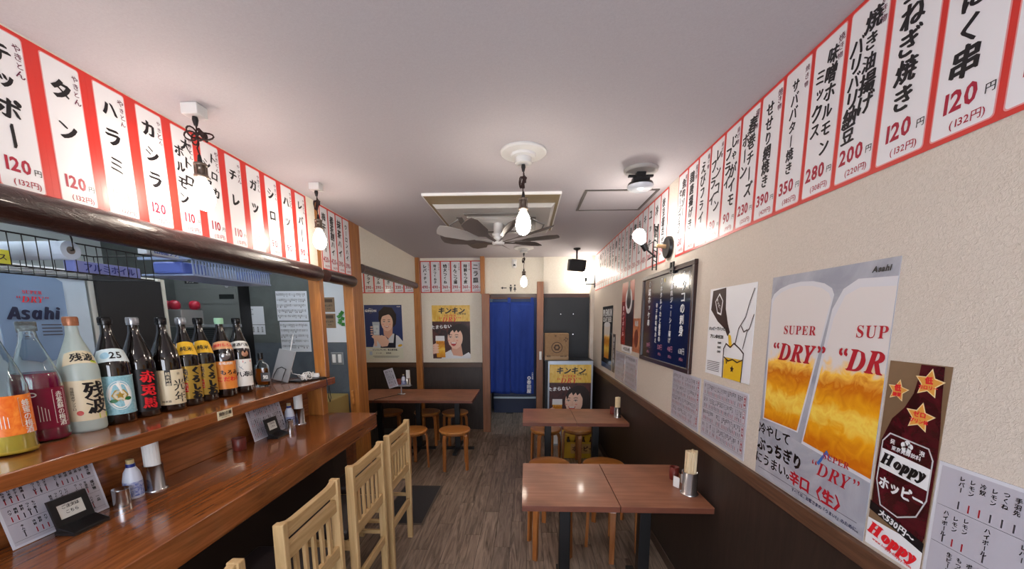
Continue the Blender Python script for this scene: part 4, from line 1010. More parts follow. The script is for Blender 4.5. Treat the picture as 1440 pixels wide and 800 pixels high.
# ------------------------------------------------------------------ printed people and beer
skin = mat('print_skin', S(240, 200, 178), .5); skin2 = mat('print_skin_shade', S(222, 170, 146), .5); hair = mat('print_hair', S(38, 24, 22), .5); hair2 = mat('print_hair_light', S(72, 46, 38), .5)
lip = mat('print_lip', S(190, 60, 66), .5); teeth = mat('print_teeth', S(244, 240, 236), .5); eye = mat('print_eye', S(28, 18, 18), .5); pwhite = mat('print_paper_white', S(232, 234, 238), .4)
def beer_mat(name, c_top, c_mid, c_low, z0, z1):
    """printed beer: foam at the top, amber with swirls below"""
    m = mat(name, c_mid, .3); nt = m.node_tree; b = nt.nodes['Principled BSDF']; L = nt.links.new
    tc = nt.nodes.new('ShaderNodeTexCoord'); sp = nt.nodes.new('ShaderNodeSeparateXYZ'); L(tc.outputs['Object'], sp.inputs[0])
    n = nt.nodes.new('ShaderNodeTexNoise'); n.inputs['Scale'].default_value = 14 / max(.2, z1 - z0) * .5; n.inputs['Detail'].default_value = 5; n.inputs['Distortion'].default_value = 1.2
    L(tc.outputs['Object'], n.inputs['Vector'])
    mr = nt.nodes.new('ShaderNodeMapRange'); mr.inputs[1].default_value = z0; mr.inputs[2].default_value = z1; L(sp.outputs[2], mr.inputs[0])
    ma = nt.nodes.new('ShaderNodeMath'); ma.operation = 'MULTIPLY_ADD'; L(n.outputs['Fac'], ma.inputs[0]); ma.inputs[1].default_value = .32; ma.inputs[2].default_value = -.16
    ad = nt.nodes.new('ShaderNodeMath'); ad.operation = 'ADD'; L(mr.outputs[0], ad.inputs[0]); L(ma.outputs[0], ad.inputs[1])
    r = nt.nodes.new('ShaderNodeValToRGB'); cr_ = r.color_ramp
    cr_.elements[0].position = 0; cr_.elements[0].color = c_low; cr_.elements[1].position = 1; cr_.elements[1].color = c_top
    for p, c in ((.18, c_mid), (.30, S(250, 214, 90)), (.40, c_mid), (.55, c_low), (.66, S(252, 200, 80)), (.74, c_top)):
        e = cr_.elements.new(p); e.color = c
    L(ad.outputs[0], r.inputs[0]); L(r.outputs[0], b.inputs['Base Color'])
    return m

def face(P, cx, cy, s, turn=0, laugh=False, L0=6):
    """s = face height; generic smiling woman in flat print"""
    def p(x, y): return (cx + x * s, cy + y * s)
    P.ell(*p(0, 0), .36 * s, .5 * s, skin, L0, 26)
    P.shape([p(-.33, -.05), p(-.30, -.3), p(-.14, -.49), p(.05, -.53), p(.22, -.42), p(.33, -.15), p(.34, .1)], skin, L0 - .4)
    for sd in (-1, 1):
        ex = sd * .15 + turn
        P.ell(*p(ex, .03), .05 * s, .02 * s, pwhite, L0 + 1, 14); P.ell(*p(ex, .03), .028 * s, .024 * s, eye, L0 + 2, 12)
        P.line([p(ex - .075, .035), p(ex - .03, .07), p(ex + .03, .07), p(ex + .075, .035)], .018 * s, eye, L0 + 3)
        P.line([p(ex - .08, .135), p(ex, .165), p(ex + .08, .14)], .022 * s, hair2, L0 + 2)
        P.ell(*p(ex * 1.35, -.12), .05 * s, .03 * s, mat('print_blush', S(232, 160, 140), .5), L0 + 1, 12)
    P.line([p(turn + .01, .0), p(turn + .035, -.12), p(turn - .02, -.14)], .016 * s, skin2, L0 + 2)
    if laugh:
        P.shape([p(turn - .15, -.2), p(turn - .05, -.22), p(turn + .05, -.22), p(turn + .15, -.2), p(turn + .1, -.34), p(turn, -.39), p(turn - .1, -.34)], lip, L0 + 2)
        P.shape([p(turn - .12, -.215), p(turn + .12, -.215), p(turn + .09, -.27), p(turn - .09, -.27)], teeth, L0 + 3)
    else:
        P.shape([p(turn - .15, -.21), p(turn, -.245), p(turn + .15, -.21), p(turn + .08, -.31), p(turn, -.33), p(turn - .08, -.31)], lip, L0 + 2)
        P.shape([p(turn - .12, -.222), p(turn, -.255), p(turn + .12, -.222), p(turn + .06, -.29), p(turn - .06, -.29)], teeth, L0 + 3)

# poster of woman with glass (nook)
navy_p = mat('poster_navy', S(44, 58, 110), .4)
ps = sheet('woman_poster', 'navy poster of smiling woman in apron holding a glass', 'poster', .565, .80, pwhite, (-2.41, YB - .001, 1.085), 0)
P = Print(); w, h = .565, .80
P.rect(.0, w, h * .2, h, navy_p, 1)
P.shape([(0, h * .2), (w * .3, h * .175), (w * .7, h * .17), (w, h * .15), (w, h * .22), (0, h * .22)], mat('poster_cream', S(226, 226, 206), .4), 2)
P.rect(0, w, 0, h * .17, MATS['poster_cream'], 1.5)
shirt = mat('print_shirt', S(226, 230, 236), .5); apron = mat('print_apron', S(24, 26, 46), .5)
P.ell(.345, .60, .135, .155, hair, 3, 30); P.shape([(.22, .56), (.215, .70), (.30, .775), (.42, .76), (.48, .66), (.47, .52), (.43, .47), (.42, .6), (.24, .6)], hair, 4)
P.shape([(.27, .5), (.42, .5), (.41, .36), (.35, .30), (.28, .36)], skin2, 4)
P.shape([(.10, .165), (.14, .28), (.25, .36), (.33, .28), (.42, .38), (.50, .34), (.565, .26), (.565, .165)], shirt, 5)
P.shape([(.22, .165), (.235, .24), (.42, .24), (.44, .38), (.465, .37), (.45, .165)], apron, 6)
face(P, .335, .545, .25, -.02, False, 7)
P.shape([(.23, .60), (.225, .68), (.27, .73), (.36, .745), (.45, .70), (.465, .60), (.43, .54), (.43, .64), (.36, .66), (.29, .64), (.25, .62), (.24, .56)], hair, 12)
P.shape([(.09, .33), (.12, .36), (.30, .345), (.36, .26), (.33, .19), (.24, .18), (.17, .28), (.17, .19), (.13, .19), (.125, .30)], skin, 12)
gl = mat('print_glass', S(190, 204, 220), .4)
P.shape([(.125, .355), (.215, .355), (.225, .55), (.115, .55)], gl, 13); P.shape([(.135, .365), (.205, .365), (.21, .50), (.13, .50)], mat('print_ice', S(222, 232, 240), .4), 14)
for q in ((.15, .40, .3), (.18, .45, -.2), (.155, .52, .6)): P.shape([(q[0] + .018 * math.cos(q[2] + k * R90), q[1] + .018 * math.sin(q[2] + k * R90)) for k in range(4)], gl, 15)
for k in range(4): P.ell(.10, .37 + .035 * k, .022, .011, skin, 15, 10)
P.text('GINON', .10, .715, .046, pwhite, 14, .05, sx=1.05); P.text('焼酎ハイ', .10, .745, .014, pwhite, 14, .02); P.text('ジノン', .10, .68, .014, gold_m, 14, .02)
P.text('Asahi', .52, .775, .02, pwhite, 14, .04); P.ell(.52, .20, .035, .018, yel_m, 14, rot=.3)
P.text('ジンとレモンの、香る新定番。', .30, .135, .029, ink_m, 14, .03); P.text('新発売', .34, .085, .026, ink_m, 14, .02); P.rect(.05, .09, .055, .11, gl, 13); P.text('甘くないお酒', .19, .085, .014, ink_m, 14, .02)
P.rect(.10, .5, .035, .04, grey_ink, 13); P.rect(.12, .48, .022, .026, grey_ink, 13)
P.build(ps)

amber_top = beer_mat('print_foam_amber_top', S(240, 226, 190), S(236, 184, 60), S(206, 140, 40), .60, .80)
darkbg = grain('print_bar_scene', S(40, 22, 24), S(96, 40, 34), 'n', 9, 1, .4)
def kinkin(root, w, h, s=1.0):
    P = Print()
    P.rect(0, w, 0, h * .70, darkbg, 1); P.rect(0, w, h * .70, h, grain('print_gold', S(216, 168, 50), S(244, 216, 120), 'x', 6, .4, .35), 1)
    kx = w / .565
    P.text('キンキン', w * .52, h * .90, .105 * kx, ink_m, 4, .05, sx=.95, shear=.25); P.text('に冷やせ', w * .78, h * .84, .034 * kx, ink_m, 4, .04)
    P.text('𝐒𝐔𝐏𝐄𝐑', w * .48, h * .81, .045 * kx, redl, 3, 0, track=1.15); P.text('“𝑫𝑹𝒀”', w * .48, h * .74, .10 * kx, redl, 3, 0, track=1.1)
    P.text('たまらない', w * .24, h * .60, .062 * kx, pwhite, 4, .05, rot=.06, shear=.1)
    # hair, neck, clothes
    P.ell(w * .73, h * .42, w * .27, h * .24, hair, 4, 30); P.shape([(w * .8, h * .5), (w, h * .45), (w, h * .1), (w * .78, h * .05), (w * .7, h * .3)], hair, 4.5)
    P.shape([(w * .5, h * .25), (w * .75, h * .28), (w * .8, h * .04), (w * .5, h * .04)], skin2, 5)
    P.shape([(w * .22, 0), (w * .3, h * .1), (w * .48, h * .17), (w * .54, h * .06), (w * .76, h * .04), (w * .95, h * .12), (w, h * .08), (w, 0)], shirt, 6)
    face(P, w * .60, h * .39, h * .40, -.08, True, 7)
    P.shape([(w * .44, h * .42), (w * .40, h * .50), (w * .48, h * .60), (w * .68, h * .64), (w * .86, h * .55), (w * .86, h * .36), (w * .80, h * .28), (w * .81, h * .44), (w * .74, h * .53), (w * .68, h * .49), (w * .64, h * .54), (w * .58, h * .49), (w * .54, h * .54), (w * .48, h * .50)], hair, 12)
    # beer glass in a hand
    P.shape([(w * .10, h * .02), (w * .33, h * .02), (w * .31, h * .42), (w * .08, h * .42)], beer_mat('print_beer_glass', S(246, 238, 220), S(232, 168, 40), S(200, 120, 24), 0.0, .42), 8)
    P.shape([(w * .075, h * .335), (w * .32, h * .335), (w * .315, h * .43), (w * .08, h * .43)], pwhite, 9)
    for k in range(4): P.ell(w * .08, h * (.12 + .045 * k), w * .085, h * .022, skin, 10, 12)
    P.shape([(0, h * .08), (w * .1, h * .1), (w * .1, h * .3), (0, h * .26)], skin2, 9)
    P.build(root)
ps = sheet('beer_poster', 'beer poster of laughing woman on the cream back wall', 'poster', .565, .785, pwhite, (-1.395, YB - .001, 1.09), 0); kinkin(ps, .565, .785)
# poster stand in front of cabinet
pst = thing('poster_stand', 'silver framed floor stand showing the laughing woman beer poster', 'poster stand', (.285, 5.02, 0))
w, h = .58, 1.13
for a in ((0, .02, 0, h), (w - .02, w, 0, h), (.02, w - .02, 0, .02), (.02, w - .02, h - .045, h)):
    MB().box(a[0], a[1], -.02, .02, a[2], a[3]).build('frame_bar', mat('frame_silver', S(170, 182, 196), .3, metal=.3), pst, bevel=.002)
MB().box(.02, w - .02, -.004, .015, .02, h - .045).build('backing', pwhite, pst)
pn = MB().box(0, .54, -.001, 0, 0, .80).build('poster_sheet', pwhite, pst); pn.location = (.02, -.0045, h - .045 - .80); kinkin(pn, .54, .80)
pst['label'] = 'silver framed floor stand showing the laughing woman beer poster'
ck = thing('beer_crate', 'yellow plastic drinks crate behind the far stools', 'crate', (.66, 4.62, 0))
ym = mat('crate_yellow', S(206, 160, 40), .4)
MB().box(-.21, .21, -.1, .1, 0, .02).box(-.21, -.195, -.1, .1, .02, .30).box(.195, .21, -.1, .1, .02, .30).box(-.195, .195, .085, .1, .02, .30).build('crate_body', ym, ck, bevel=.003)
for z0_, z1_ in ((.02, .20), (.27, .30)): MB().box(-.195, .195, -.1, -.085, z0_, z1_).build('front_panel', ym, ck, bevel=.003)
for x in (-.18, 0, .18): MB().box(x - .012, x + .012, -.098, -.087, .2, .27).build('upright', ym, ck)
pl = MB().box(-.12, .17, -.1025, -.1, .06, .18).build('name_plate', mat('crate_tan', S(196, 150, 80), .5), ck)
P = Print(); P.d0 = .1028; P.text('ホッピー', .025, .12, .072, mat('crate_ink', S(70, 30, 20), .5), 3, .04, sx=.9); P.let.build('lettering', P.lm, pl, fix=False)
for k in range(4):
    o = MB().lathe([(.028, 0), (.03, .01), (.03, .12), (.022, .16), (.012, .19), (.012, .235), (.014, .24)], n=14).build('beer_bottle', mat('brown_glass', S(60, 28, 12), .1, coat=.5)); o.location = (.66 - .14 + k * .093, 4.62, .0205)
    tag(o, ['leftmost small brown bottle in the yellow crate', 'second small brown bottle from left in crate', 'third small brown bottle from left in crate', 'rightmost small brown bottle in the yellow crate'][k], 'bottle', 'bottles in the yellow crate')
rb = MB().box(-.2, .2, -.08, .08, 0, .30).build('red_case', mat('case_red', S(96, 20, 20), .4), bevel=.006); rb.location = (.66, 4.86, 0); tag(rb, 'dark red bottle case behind the yellow crate', 'case')
P = Print(); P.d0 = .0805; P.text('ビール', 0, .26, .05, pwhite, 3, .03); P.build(rb)

# ------------------------------------------------------------------ right wall posters
XW = XR - .0005
def wall_sheet(name, label, y_left, z, w, h, m, cat='poster', roll=0): return sheet(name, label, cat, w, h, m, (XW, y_left, z), FACE_LEFTWARD, roll=roll)
silver_p = grain('poster_silver', S(158, 161, 174), S(188, 190, 200), 'n', 5, 1, .25, coat=.4)
# big beer poster
w, h = .523, .79; Z0 = 1.022
ps = wall_sheet('beer_poster', 'large silver poster with two tall glasses of amber beer', 1.588, Z0, w, h, silver_p)
P = Print(); redd = mat('print_crimson', S(178, 28, 44), .4)
bz = beer_mat('print_big_beer', S(222, 216, 214), S(240, 168, 28), S(206, 112, 14), .215, .60)
def gls(x0, x1, x2, x3, z0, z1, n=10):
    pts = [(x0, z0), (x1, z0)] + [(x3 - .0 + 0 * k, z1 - .06) for k in range(1)]
    for k in range(9):
        a = math.pi * k / 8; pts.append(((x2 + x3) / 2 + (x3 - x2) / 2 * math.cos(a), z1 - .06 + .055 * math.sin(a)))
    return pts
P.shape(gls(.018, .222, .004, .316, .232, .765), mat('print_glass_rim', S(214, 214, 220), .3), 1)
P.shape(gls(.024, .216, .014, .306, .237, .750), bz, 2)
P.shape([(.245, .2), (w, .175), (w, .74), (.40, .745), (.35, .72), (.315, .66)], MATS['print_glass_rim'], 1.5)
P.shape([(.252, .21), (w, .186), (w, .715), (.41, .72), (.36, .70), (.325, .63)], bz, 2)
P.shape([(0, .225), (w, .172), (w, 0), (0, 0)], silver_p, 4)
P.text('𝐒𝐔𝐏𝐄𝐑', .178, .592, .045, redd, 6, 0, sx=1.0, track=1.05); P.text('“𝑫𝑹𝒀”', .178, .512, .090, redd, 6, .02, sx=.98)
P.text('𝐒𝐔𝐏', .468, .595, .05, redd, 6, 0, track=1.05); P.text('“𝑫𝑹', .442, .512, .092, redd, 6, .02, sx=.92)
P.text('Asahi', .475, .765, .022, ink_m, 6, .04, shear=.2)
P.text('冷やして', .096, .192, .048, ink_m, 6, .03, rot=.0); P.text('ぶっちぎり', .132, .128, .058, ink_m, 6, .05, sx=.9); P.text('にうまい。', .115, .070, .048, ink_m, 6, .03)
P.text('辛口〈生〉', .335, .064, .052, redd, 6, .05); P.text('𝐒𝐔𝐏𝐄𝐑', .40, .195, .030, redd, 6, 0); P.text('“𝑫𝑹𝒀”', .40, .145, .064, redd, 6, 0)
P.shape([(.325, .16), (.36, .215), (.385, .19), (.36, .20), (.335, .155)], mat('swoosh_blue', S(60, 110, 190), .4), 5)
P.text('すべては、お客さまの「うまい!」のために。', .37, .022, .0145, mat('ink_navy2', S(24, 30, 70), .4), 6, .03); P.rect(.30, .50, .042, .0435, grey_ink, 6); P.rect(.02, .3, .03, .0315, grey_ink, 6)
P.build(ps)
# bottle poster
w, h = .152, .515
tan_p = grain('poster_tan', S(122, 98, 74), S(138, 112, 86), 'n', 4, 1, .3, coat=.3)
ps = wall_sheet('bottle_poster', 'tall narrow poster of a dark red bottle with three gold stars', 1.056, 1.028, w, h, tan_p)
P = Print(); bot = grain('print_bottle', S(44, 12, 18), S(92, 22, 34), 'n', 14, 1, .2, coat=.4)
P.shape([(.004, .10), (.002, .22), (.006, .30), (.028, .365), (.056, .40), (.074, .44), (.080, .48), (.082, .513), (.136, .513), (.138, .48), (.142, .42), (.148, .36), (.151, .30), (.151, .10), (.144, .07)], bot, 1)
P.rect(.0, w, 0, .075, pwhite, 2); P.shape([(0, .10), (w, .06), (w, .085), (0, .125)], ink_m, 3)
sl_ = mat('print_silver_line', S(196, 196, 200), .3)
lab = [(.012, .30), (.03, .325), (.13, .315), (.143, .29), (.143, .19), (.125, .14), (.08, .115), (.03, .125), (.01, .19)]
P.line(lab + [lab[0]], .0035, sl_, 4)
P.shape([(.011, .226), (.143, .214), (.143, .268), (.011, .280)], pwhite, 4)
P.text('𝑯𝒐𝒑𝒑𝒚', .076, .252, .044, ink_m, 6, .04, sx=.95, rot=-.06); P.text('ホッピー', .078, .185, .036, pwhite, 6, .05, rot=-.06, sx=.85)
P.text('東京発酵飲料', .078, .287, .013, pwhite, 6, .02, rot=-.06); P.ch('発', .04, .305, .014, pwhite, 6, .03); P.ch('泡', .117, .299, .014, pwhite, 6, .03)
for k in range(5):
    a = k * 2 * math.pi / 5; P.ell(.078 + .009 * math.cos(a + .3), .303 + .009 * math.sin(a + .3), .0075, .0075, pwhite, 5, 10)
P.ell(.078, .303, .004, .004, bot, 6, 8)
gold_s = mat('star_gold', S(224, 160, 70), .4); cream_s = mat('star_cream', S(244, 220, 170), .4)
for x, y, r, t1, t2 in ((.034, .440, .030, '低', '糖質'), (.108, .470, .037, '低', 'カロリー'), (.098, .385, .038, 'ゼロ', 'プリン体')):
    P.star(x, y, r, cream_s, 5, .5, .1); P.star(x, y, r * .86, gold_s, 6, .5, .1)
    P.text(t1, x, y + .007, .016 if len(t1) > 1 else .019, redl, 8, .05); P.text(t2, x, y - .010, .0115, redl, 8, .05)
P.text('𝑯𝒐𝒑𝒑𝒚', .076, .045, .048, redl, 6, .04, rot=-.12); P.text('www.hoppy-happy.com', .078, .016, .0105, redl, 6, .02, rot=-.12)
P.text('大530円〜', .080, .093, .022, pwhite, 6, .04, rot=-.25)
P.build(ps)
# menu right
menu_sheet('large laminated food menu with red headings at the right edge', .30, .30, (XW, .90, 1.025), FACE_LEFTWARD, 11, size=.0105, heads=('焼き串', 'こだわり', '一品'))
menu_sheet('laminated price menu below the blackboard, left of two', .41, .305, (XW, 2.555, 1.025), FACE_LEFTWARD, 12, rows=4, size=.0075)
menu_sheet('laminated price menu below the pouring bottle poster', .43, .305, (XW, 2.112, 1.028), FACE_LEFTWARD, 13, rows=4, size=.0075)
menu_sheet('left sheet of the far pair of laminated menus by the rail', .40, .30, (XW, 4.20, 1.03), FACE_LEFTWARD, 14)
menu_sheet('right sheet of the far pair of laminated menus by the rail', .42, .30, (XW, 3.79, 1.03), FACE_LEFTWARD, 15)
# pouring poster
w, h = .415, .435
ps = wall_sheet('pouring_poster', 'white poster of brown bottle pouring yellow drink into a mug', 2.104, 1.372, w, h, pwhite)
P = Print(); choc = mat('print_choc', S(52, 32, 30), .4); yl = mat('print_yel', S(232, 190, 40), .4)
P.shape([(.02, .33), (.03, .425), (.16, .432), (.17, .33), (.20, .26), (.225, .22), (.205, .20), (.175, .235), (.10, .27)], choc, 1)
P.shape([(.06, .37), (.10, .41), (.14, .37), (.13, .30), (.09, .31)], pwhite, 2); P.shape([(.067, .37), (.10, .40), (.133, .37), (.123, .31), (.093, .318)], choc, 3); P.text('ホッピー', .10, .355, .018, pwhite, 5, .03, rot=-.9)
P.shape([(.212, .21), (.236, .205), (.262, .13), (.235, .10)], yl, 2)
P.shape([(.19, 0), (.345, 0), (.35, .10), (.19, .10)], yl, 1); P.line([(.185, 0), (.18, .14), (.20, .165), (.24, .15), (.27, .17), (.32, .15), (.355, .13), (.35, 0)], .007, choc, 4)
P.shape([(.185, .10), (.355, .10), (.352, .135), (.31, .16), (.25, .15), (.20, .16)], pwhite, 3)
P.line([(.19, .10), (.23, .085), (.27, .095), (.31, .085), (.35, .10)], .006, choc, 5); P.line([(.21, .09), (.215, .07), (.225, .09)], .004, choc, 5)
P.line([(.28, .17), (.30, .24), (.33, .27), (.35, .29), (.37, .35), (.40, .41)], .005, choc, 4); P.line([(.345, .15), (.37, .23), (.385, .24), (.41, .30)], .005, choc, 4); P.line([(.32, .25), (.345, .225), (.37, .235)], .006, choc, 5)
P.star(.27, .05, .018, choc, 5)
P.text('ホッピーでハッピー', .11, .235, .021, ink_m, 5, .05, rot=.0, shear=.1); P.text('プリン体ゼロ!!', .10, .195, .021, ink_m, 5, .05)
for k in range(3): P.text('低糖質', .135, .165 - k * .022, .012, ink_m, 5, .03)
for k in range(6): P.rect(.02, .15, .02 + k * .009, .023 + k * .009, grey_ink, 4)
P.build(ps)
# blackboard
bb = thing('blackboard', 'black menu board with dark wooden frame and white chalk writing', 'blackboard', (XW, 3.262, 1.335), FACE_LEFTWARD)
w, h = .985, .655; fm = grain('board_frame', S(38, 22, 22), S(60, 36, 34), 'n', 30, 1, .3, coat=.3)
for a in ((0, w, 0, .03), (0, w, h - .03, h), (0, .03, .03, h - .03), (w - .03, w, .03, h - .03)):
    MB().box(a[0], a[1], -.022, 0, a[2], a[3]).build('frame_bar', fm, bb, bevel=.003)
brd = MB().box(.03, w - .03, -.012, -.001, .03, h - .03).build('board', mat('board_black', S(16, 20, 34), .12, coat=.6), bb)
P = Print(); P.d0 = .0125; chalk = mat('chalk_white', S(226, 230, 236), .7); chp = mat('chalk_pink', S(200, 130, 160), .7)
def ring(x, y): P.line([(x + .014 * math.cos(k * .785), y + .02 * math.sin(k * .785)) for k in range(9)], .004, chalk, 1)
for x, t, s_, pr in ((.83, 'タコの刺身', .068, '638円'), (.64, '豚肉ジューシー揚げ', .044, '418円'), (.44, 'ホタルイカと春菊の', .044, '528円'), (.36, '辛子酢味噌あえ', .042, None), (.18, '縞ホッケ串', .058, '308円')):
    if pr: ring(x, .585)
    P.vtext(t, x, .555 if pr else .44, s_, chalk, 2, .03, 1.0, .08)
    if pr: P.text(pr, x + .02, .125, .045, chalk if x > .8 else chp, 2, .0, sx=.8); P.text('(税込)', x + .02, .075, .022, chp, 2, 0)
P.vtext('北海道産', .905, .60, .026, chalk, 2, .01, 1.0); P.vtext('自家', .70, .57, .026, chalk, 2, .01); P.vtext('旬', .50, .60, .03, mat('chalk_yellow', S(220, 200, 90), .7), 2, .01)
P.let.build('chalk_writing', P.lm, brd, fix=False); P.pic.build('chalk_rings', P.pm, brd, fix=False)
cl = MB().box(.62, .64, -.03, -.02, h - .04, h + .03).box(.66, .68, -.03, -.02, h - .04, h + .03).box(.61, .69, -.032, -.024, h - .02, h - .005).build('clip', blackp_m, bb)
# far small posters
ps = wall_sheet('beer_poster', 'black poster of a tall beer glass, farthest on the right wall', 4.98, 1.08, .58, .735, mat('poster_black', S(20, 20, 24), .25, coat=.4))
P = Print(); P.text('PREMIUM', .29, .66, .11, pwhite, 4, .04); P.text('CRAFT BEER', .29, .58, .075, pwhite, 4, .04)
P.shape([(.16, .12), (.42, .12), (.46, .52), (.12, .52)], beer_mat('print_far_beer', S(230, 224, 214), S(226, 170, 50), S(196, 120, 30), .12, .5), 1); P.ell(.29, .52, .17, .03, pwhite, 2); P.rect(0, .58, 0, .06, mat('poster_blue', S(60, 80, 120), .3), 1); P.build(ps)
ps = wall_sheet('bottle_poster', 'red and black poster with a white ring hung beside the blackboard', 4.0, 1.41, .44, .60, mat('poster_red', S(170, 30, 32), .25, coat=.4))
P = Print(); P.shape([(.17, 0), (.44, 0), (.44, .42), (.17, .42)], mat('poster_dark2', S(40, 24, 28), .3), 1); P.shape([(0, .42), (.44, .42), (.44, .6), (0, .6)], mat('poster_salmon', S(206, 110, 96), .3), 1)
P.ell(.26, .42, .12, .12, pwhite, 2); P.ell(.26, .42, .075, .075, MATS['poster_dark2'], 3); P.shape([(.2, .45), (.32, .45), (.29, .6), (.23, .6)], choc, 4); P.vtext('角ハイボール', .08, .38, .05, pwhite, 4, .04); P.build(ps)
ps = wall_sheet('drink_poster', 'small amber drink poster between red poster and blackboard', 3.555, 1.37, .215, .295, grain('poster_amber', S(170, 90, 50), S(214, 150, 100), 'n', 12, 1, .3))
P = Print(); P.ell(.11, .12, .06, .08, mat('poster_umber', S(120, 50, 26), .3), 1); P.text('梅酒', .11, .25, .05, pwhite, 4, .03); P.build(ps)
ps = wall_sheet('price_card', 'small white price card under the red poster', 3.95, 1.345, .36, .06, pwhite, 'card'); P = Print(); P.text('一杯三百八十円', .18, .03, .035, ink_m, 4, .02); P.build(ps)
ps = wall_sheet('drink_poster', 'narrow dark poster beside the farthest beer poster', 4.36, 1.08, .13, .42, mat('poster_umb', S(70, 60, 58), .3)); P = Print(); P.vtext('樽生入荷中', .065, .39, .06, pwhite, 4, .03); P.build(ps)
# ------------------------------------------------------------------ ceiling fittings
bulb_m = mat('bulb_glow', S(255, 240, 220), .3, emit=(1, .88, .74, 1), strength=BULB_PENDANT)
bulbw_m = mat('bulb_glow_wall', S(255, 245, 230), .3, emit=(1, .92, .82, 1), strength=BULB_WALL)
cord_m = mat('cord_brown', S(44, 20, 18), .6); sock_m = mat('socket_dark', S(120, 108, 98), .3, metal=.7)
def pendant(x, y, label, rose, knot=0, seed=1, dz=0, big=False):
    t = thing('pendant_lamp', label, 'lamp', (x, y, H), 0, 'bare bulb pendant lamps')
    if rose == 'square':
        MB().box(-.035, .035, -.03, .03, -.045, 0).build('ceiling_rose', mat('rose_white', S(216, 216, 214), .4), t, bevel=.004)
        zt = -.045
    else:
        MB().lathe([(.125, 0), (.125, -.008), (.118, -.014), (.07, -.018), (.066, -.03), (.045, -.034), (.045, -.062), (.03, -.066)], n=48, smooth=False).build('ceiling_rose', mat('rose_white', S(216, 216, 214), .4), t)
        zt = -.066
    MB().lathe([(.01, zt), (.012, zt - .012), (.007, zt - .035)], n=12).build('strain_relief', blackp_m, t)
    zs = -.225 + dz    # top of the socket
    pts = [(0, 0, zt - .03)]
    n = 8
    for k in range(1, n): pts.append((.004 * math.sin(k * 2), .004 * math.cos(k * 2), zt - .03 + (zs - zt + .03) * k / n))
    pts.append((0, 0, zs))
    MB().tube(pts, .0035, 6).build('cord', cord_m, t)
    kb = MB(); rg = random.Random(seed); zc = zt - .075
    if knot == 1:   # looped bow of cord
        for k in range(6):
            a = k * 1.05 + .3; L = .05 + .018 * rg.random(); q = []
            for j in range(13):
                u = j / 12 * 2 * math.pi; r = L * (1 - math.cos(u)) / 2; s_ = .016 * math.sin(u)
                q.append((r * math.cos(a) - s_ * math.sin(a) * .5, r * math.sin(a) * .55 + s_ * math.cos(a) * .4, zc + (.02 * math.sin(k * 2.1)) * (r / L) + s_))
            kb.tube(q, .0035, 6)
        kb.tube([(.008, 0, zc + .03), (.02, .01, zc + .005), (.035, .008, zc - .02)], [.006, .011, .005], 8)
    else:
        for k in range(4):
            q = []
            for j in range(17):
                u = j / 16 * 2 * math.pi; q.append((.006 * math.cos(u) + .012 * math.sin(u * .5 + k) - .004, .01 * math.sin(u + k), zc - .015 + (.034 - k * .003) * math.sin(u)))
            kb.tube(q, .0035, 6)
        kb.tube([(.0, 0, zc + .03), (.012, .004, zc + .01), (-.006, .004, zc - .03)], [.005, .009, .008], 8)
    kb.build('cord_knot', cord_m, t)
    MB().lathe([(.006, zs + .03), (.009, zs + .01), (.010, zs)], n=12).build('cord_grip', blackp_m, t)
    so = MB().lathe([(.012, zs), (.024, zs - .004), (.025, zs - .014), (.018, zs - .016), (.018, zs - .05), (.027, zs - .052), (.027, zs - .062), (.014, zs - .064)], n=22)
    for k in range(8):
        a = k * math.pi / 4; so.obox((.022 * math.cos(a), .022 * math.sin(a), zs - .033), (.004, .004, .036), (0, 0, a))
    so.build('socket', sock_m, t)
    MB().lathe([(.013, zs - .064), (.020, zs - .075), (.031, zs - .095), (.040, zs - .125), (.042, zs - .147), (.036, zs - .172), (.022, zs - .19), (.003, zs - .197)], n=20).build('bulb', bulb_m, t)
    return t
pendant(-1.401, 1.731, 'bare bulb pendant over the counter with a looped brown cord bow', 'square', 1, 2)
pendant(-1.393, 2.673, 'bare bulb pendant hanging beside the first wooden post', 'square', 0, 3)
pendant(-.017, 2.242, 'bare bulb pendant in front of the ceiling fan', 'round', 0, 4, dz=-.01)
pendant(-.03, 5.019, 'bare bulb pendant over the aisle before the toilet sign', 'round', 0, 5, dz=-.06)
pendant(-1.401, .60, 'bare bulb pendant over the counter behind the camera side', 'square', 1, 6)  # out of view, added to brighten the near end of the room
pendant(-2.45, 4.60, 'bare bulb pendant in the nook hidden behind the second post', 'square', 0, 8)  # lamp not in view, assumed here to brighten the nook's cream wall
pendant(-.0, -.45, 'bare bulb pendant over the aisle behind the camera', 'round', 0, 7)  # unseen extra lamp, added as fill from behind the camera

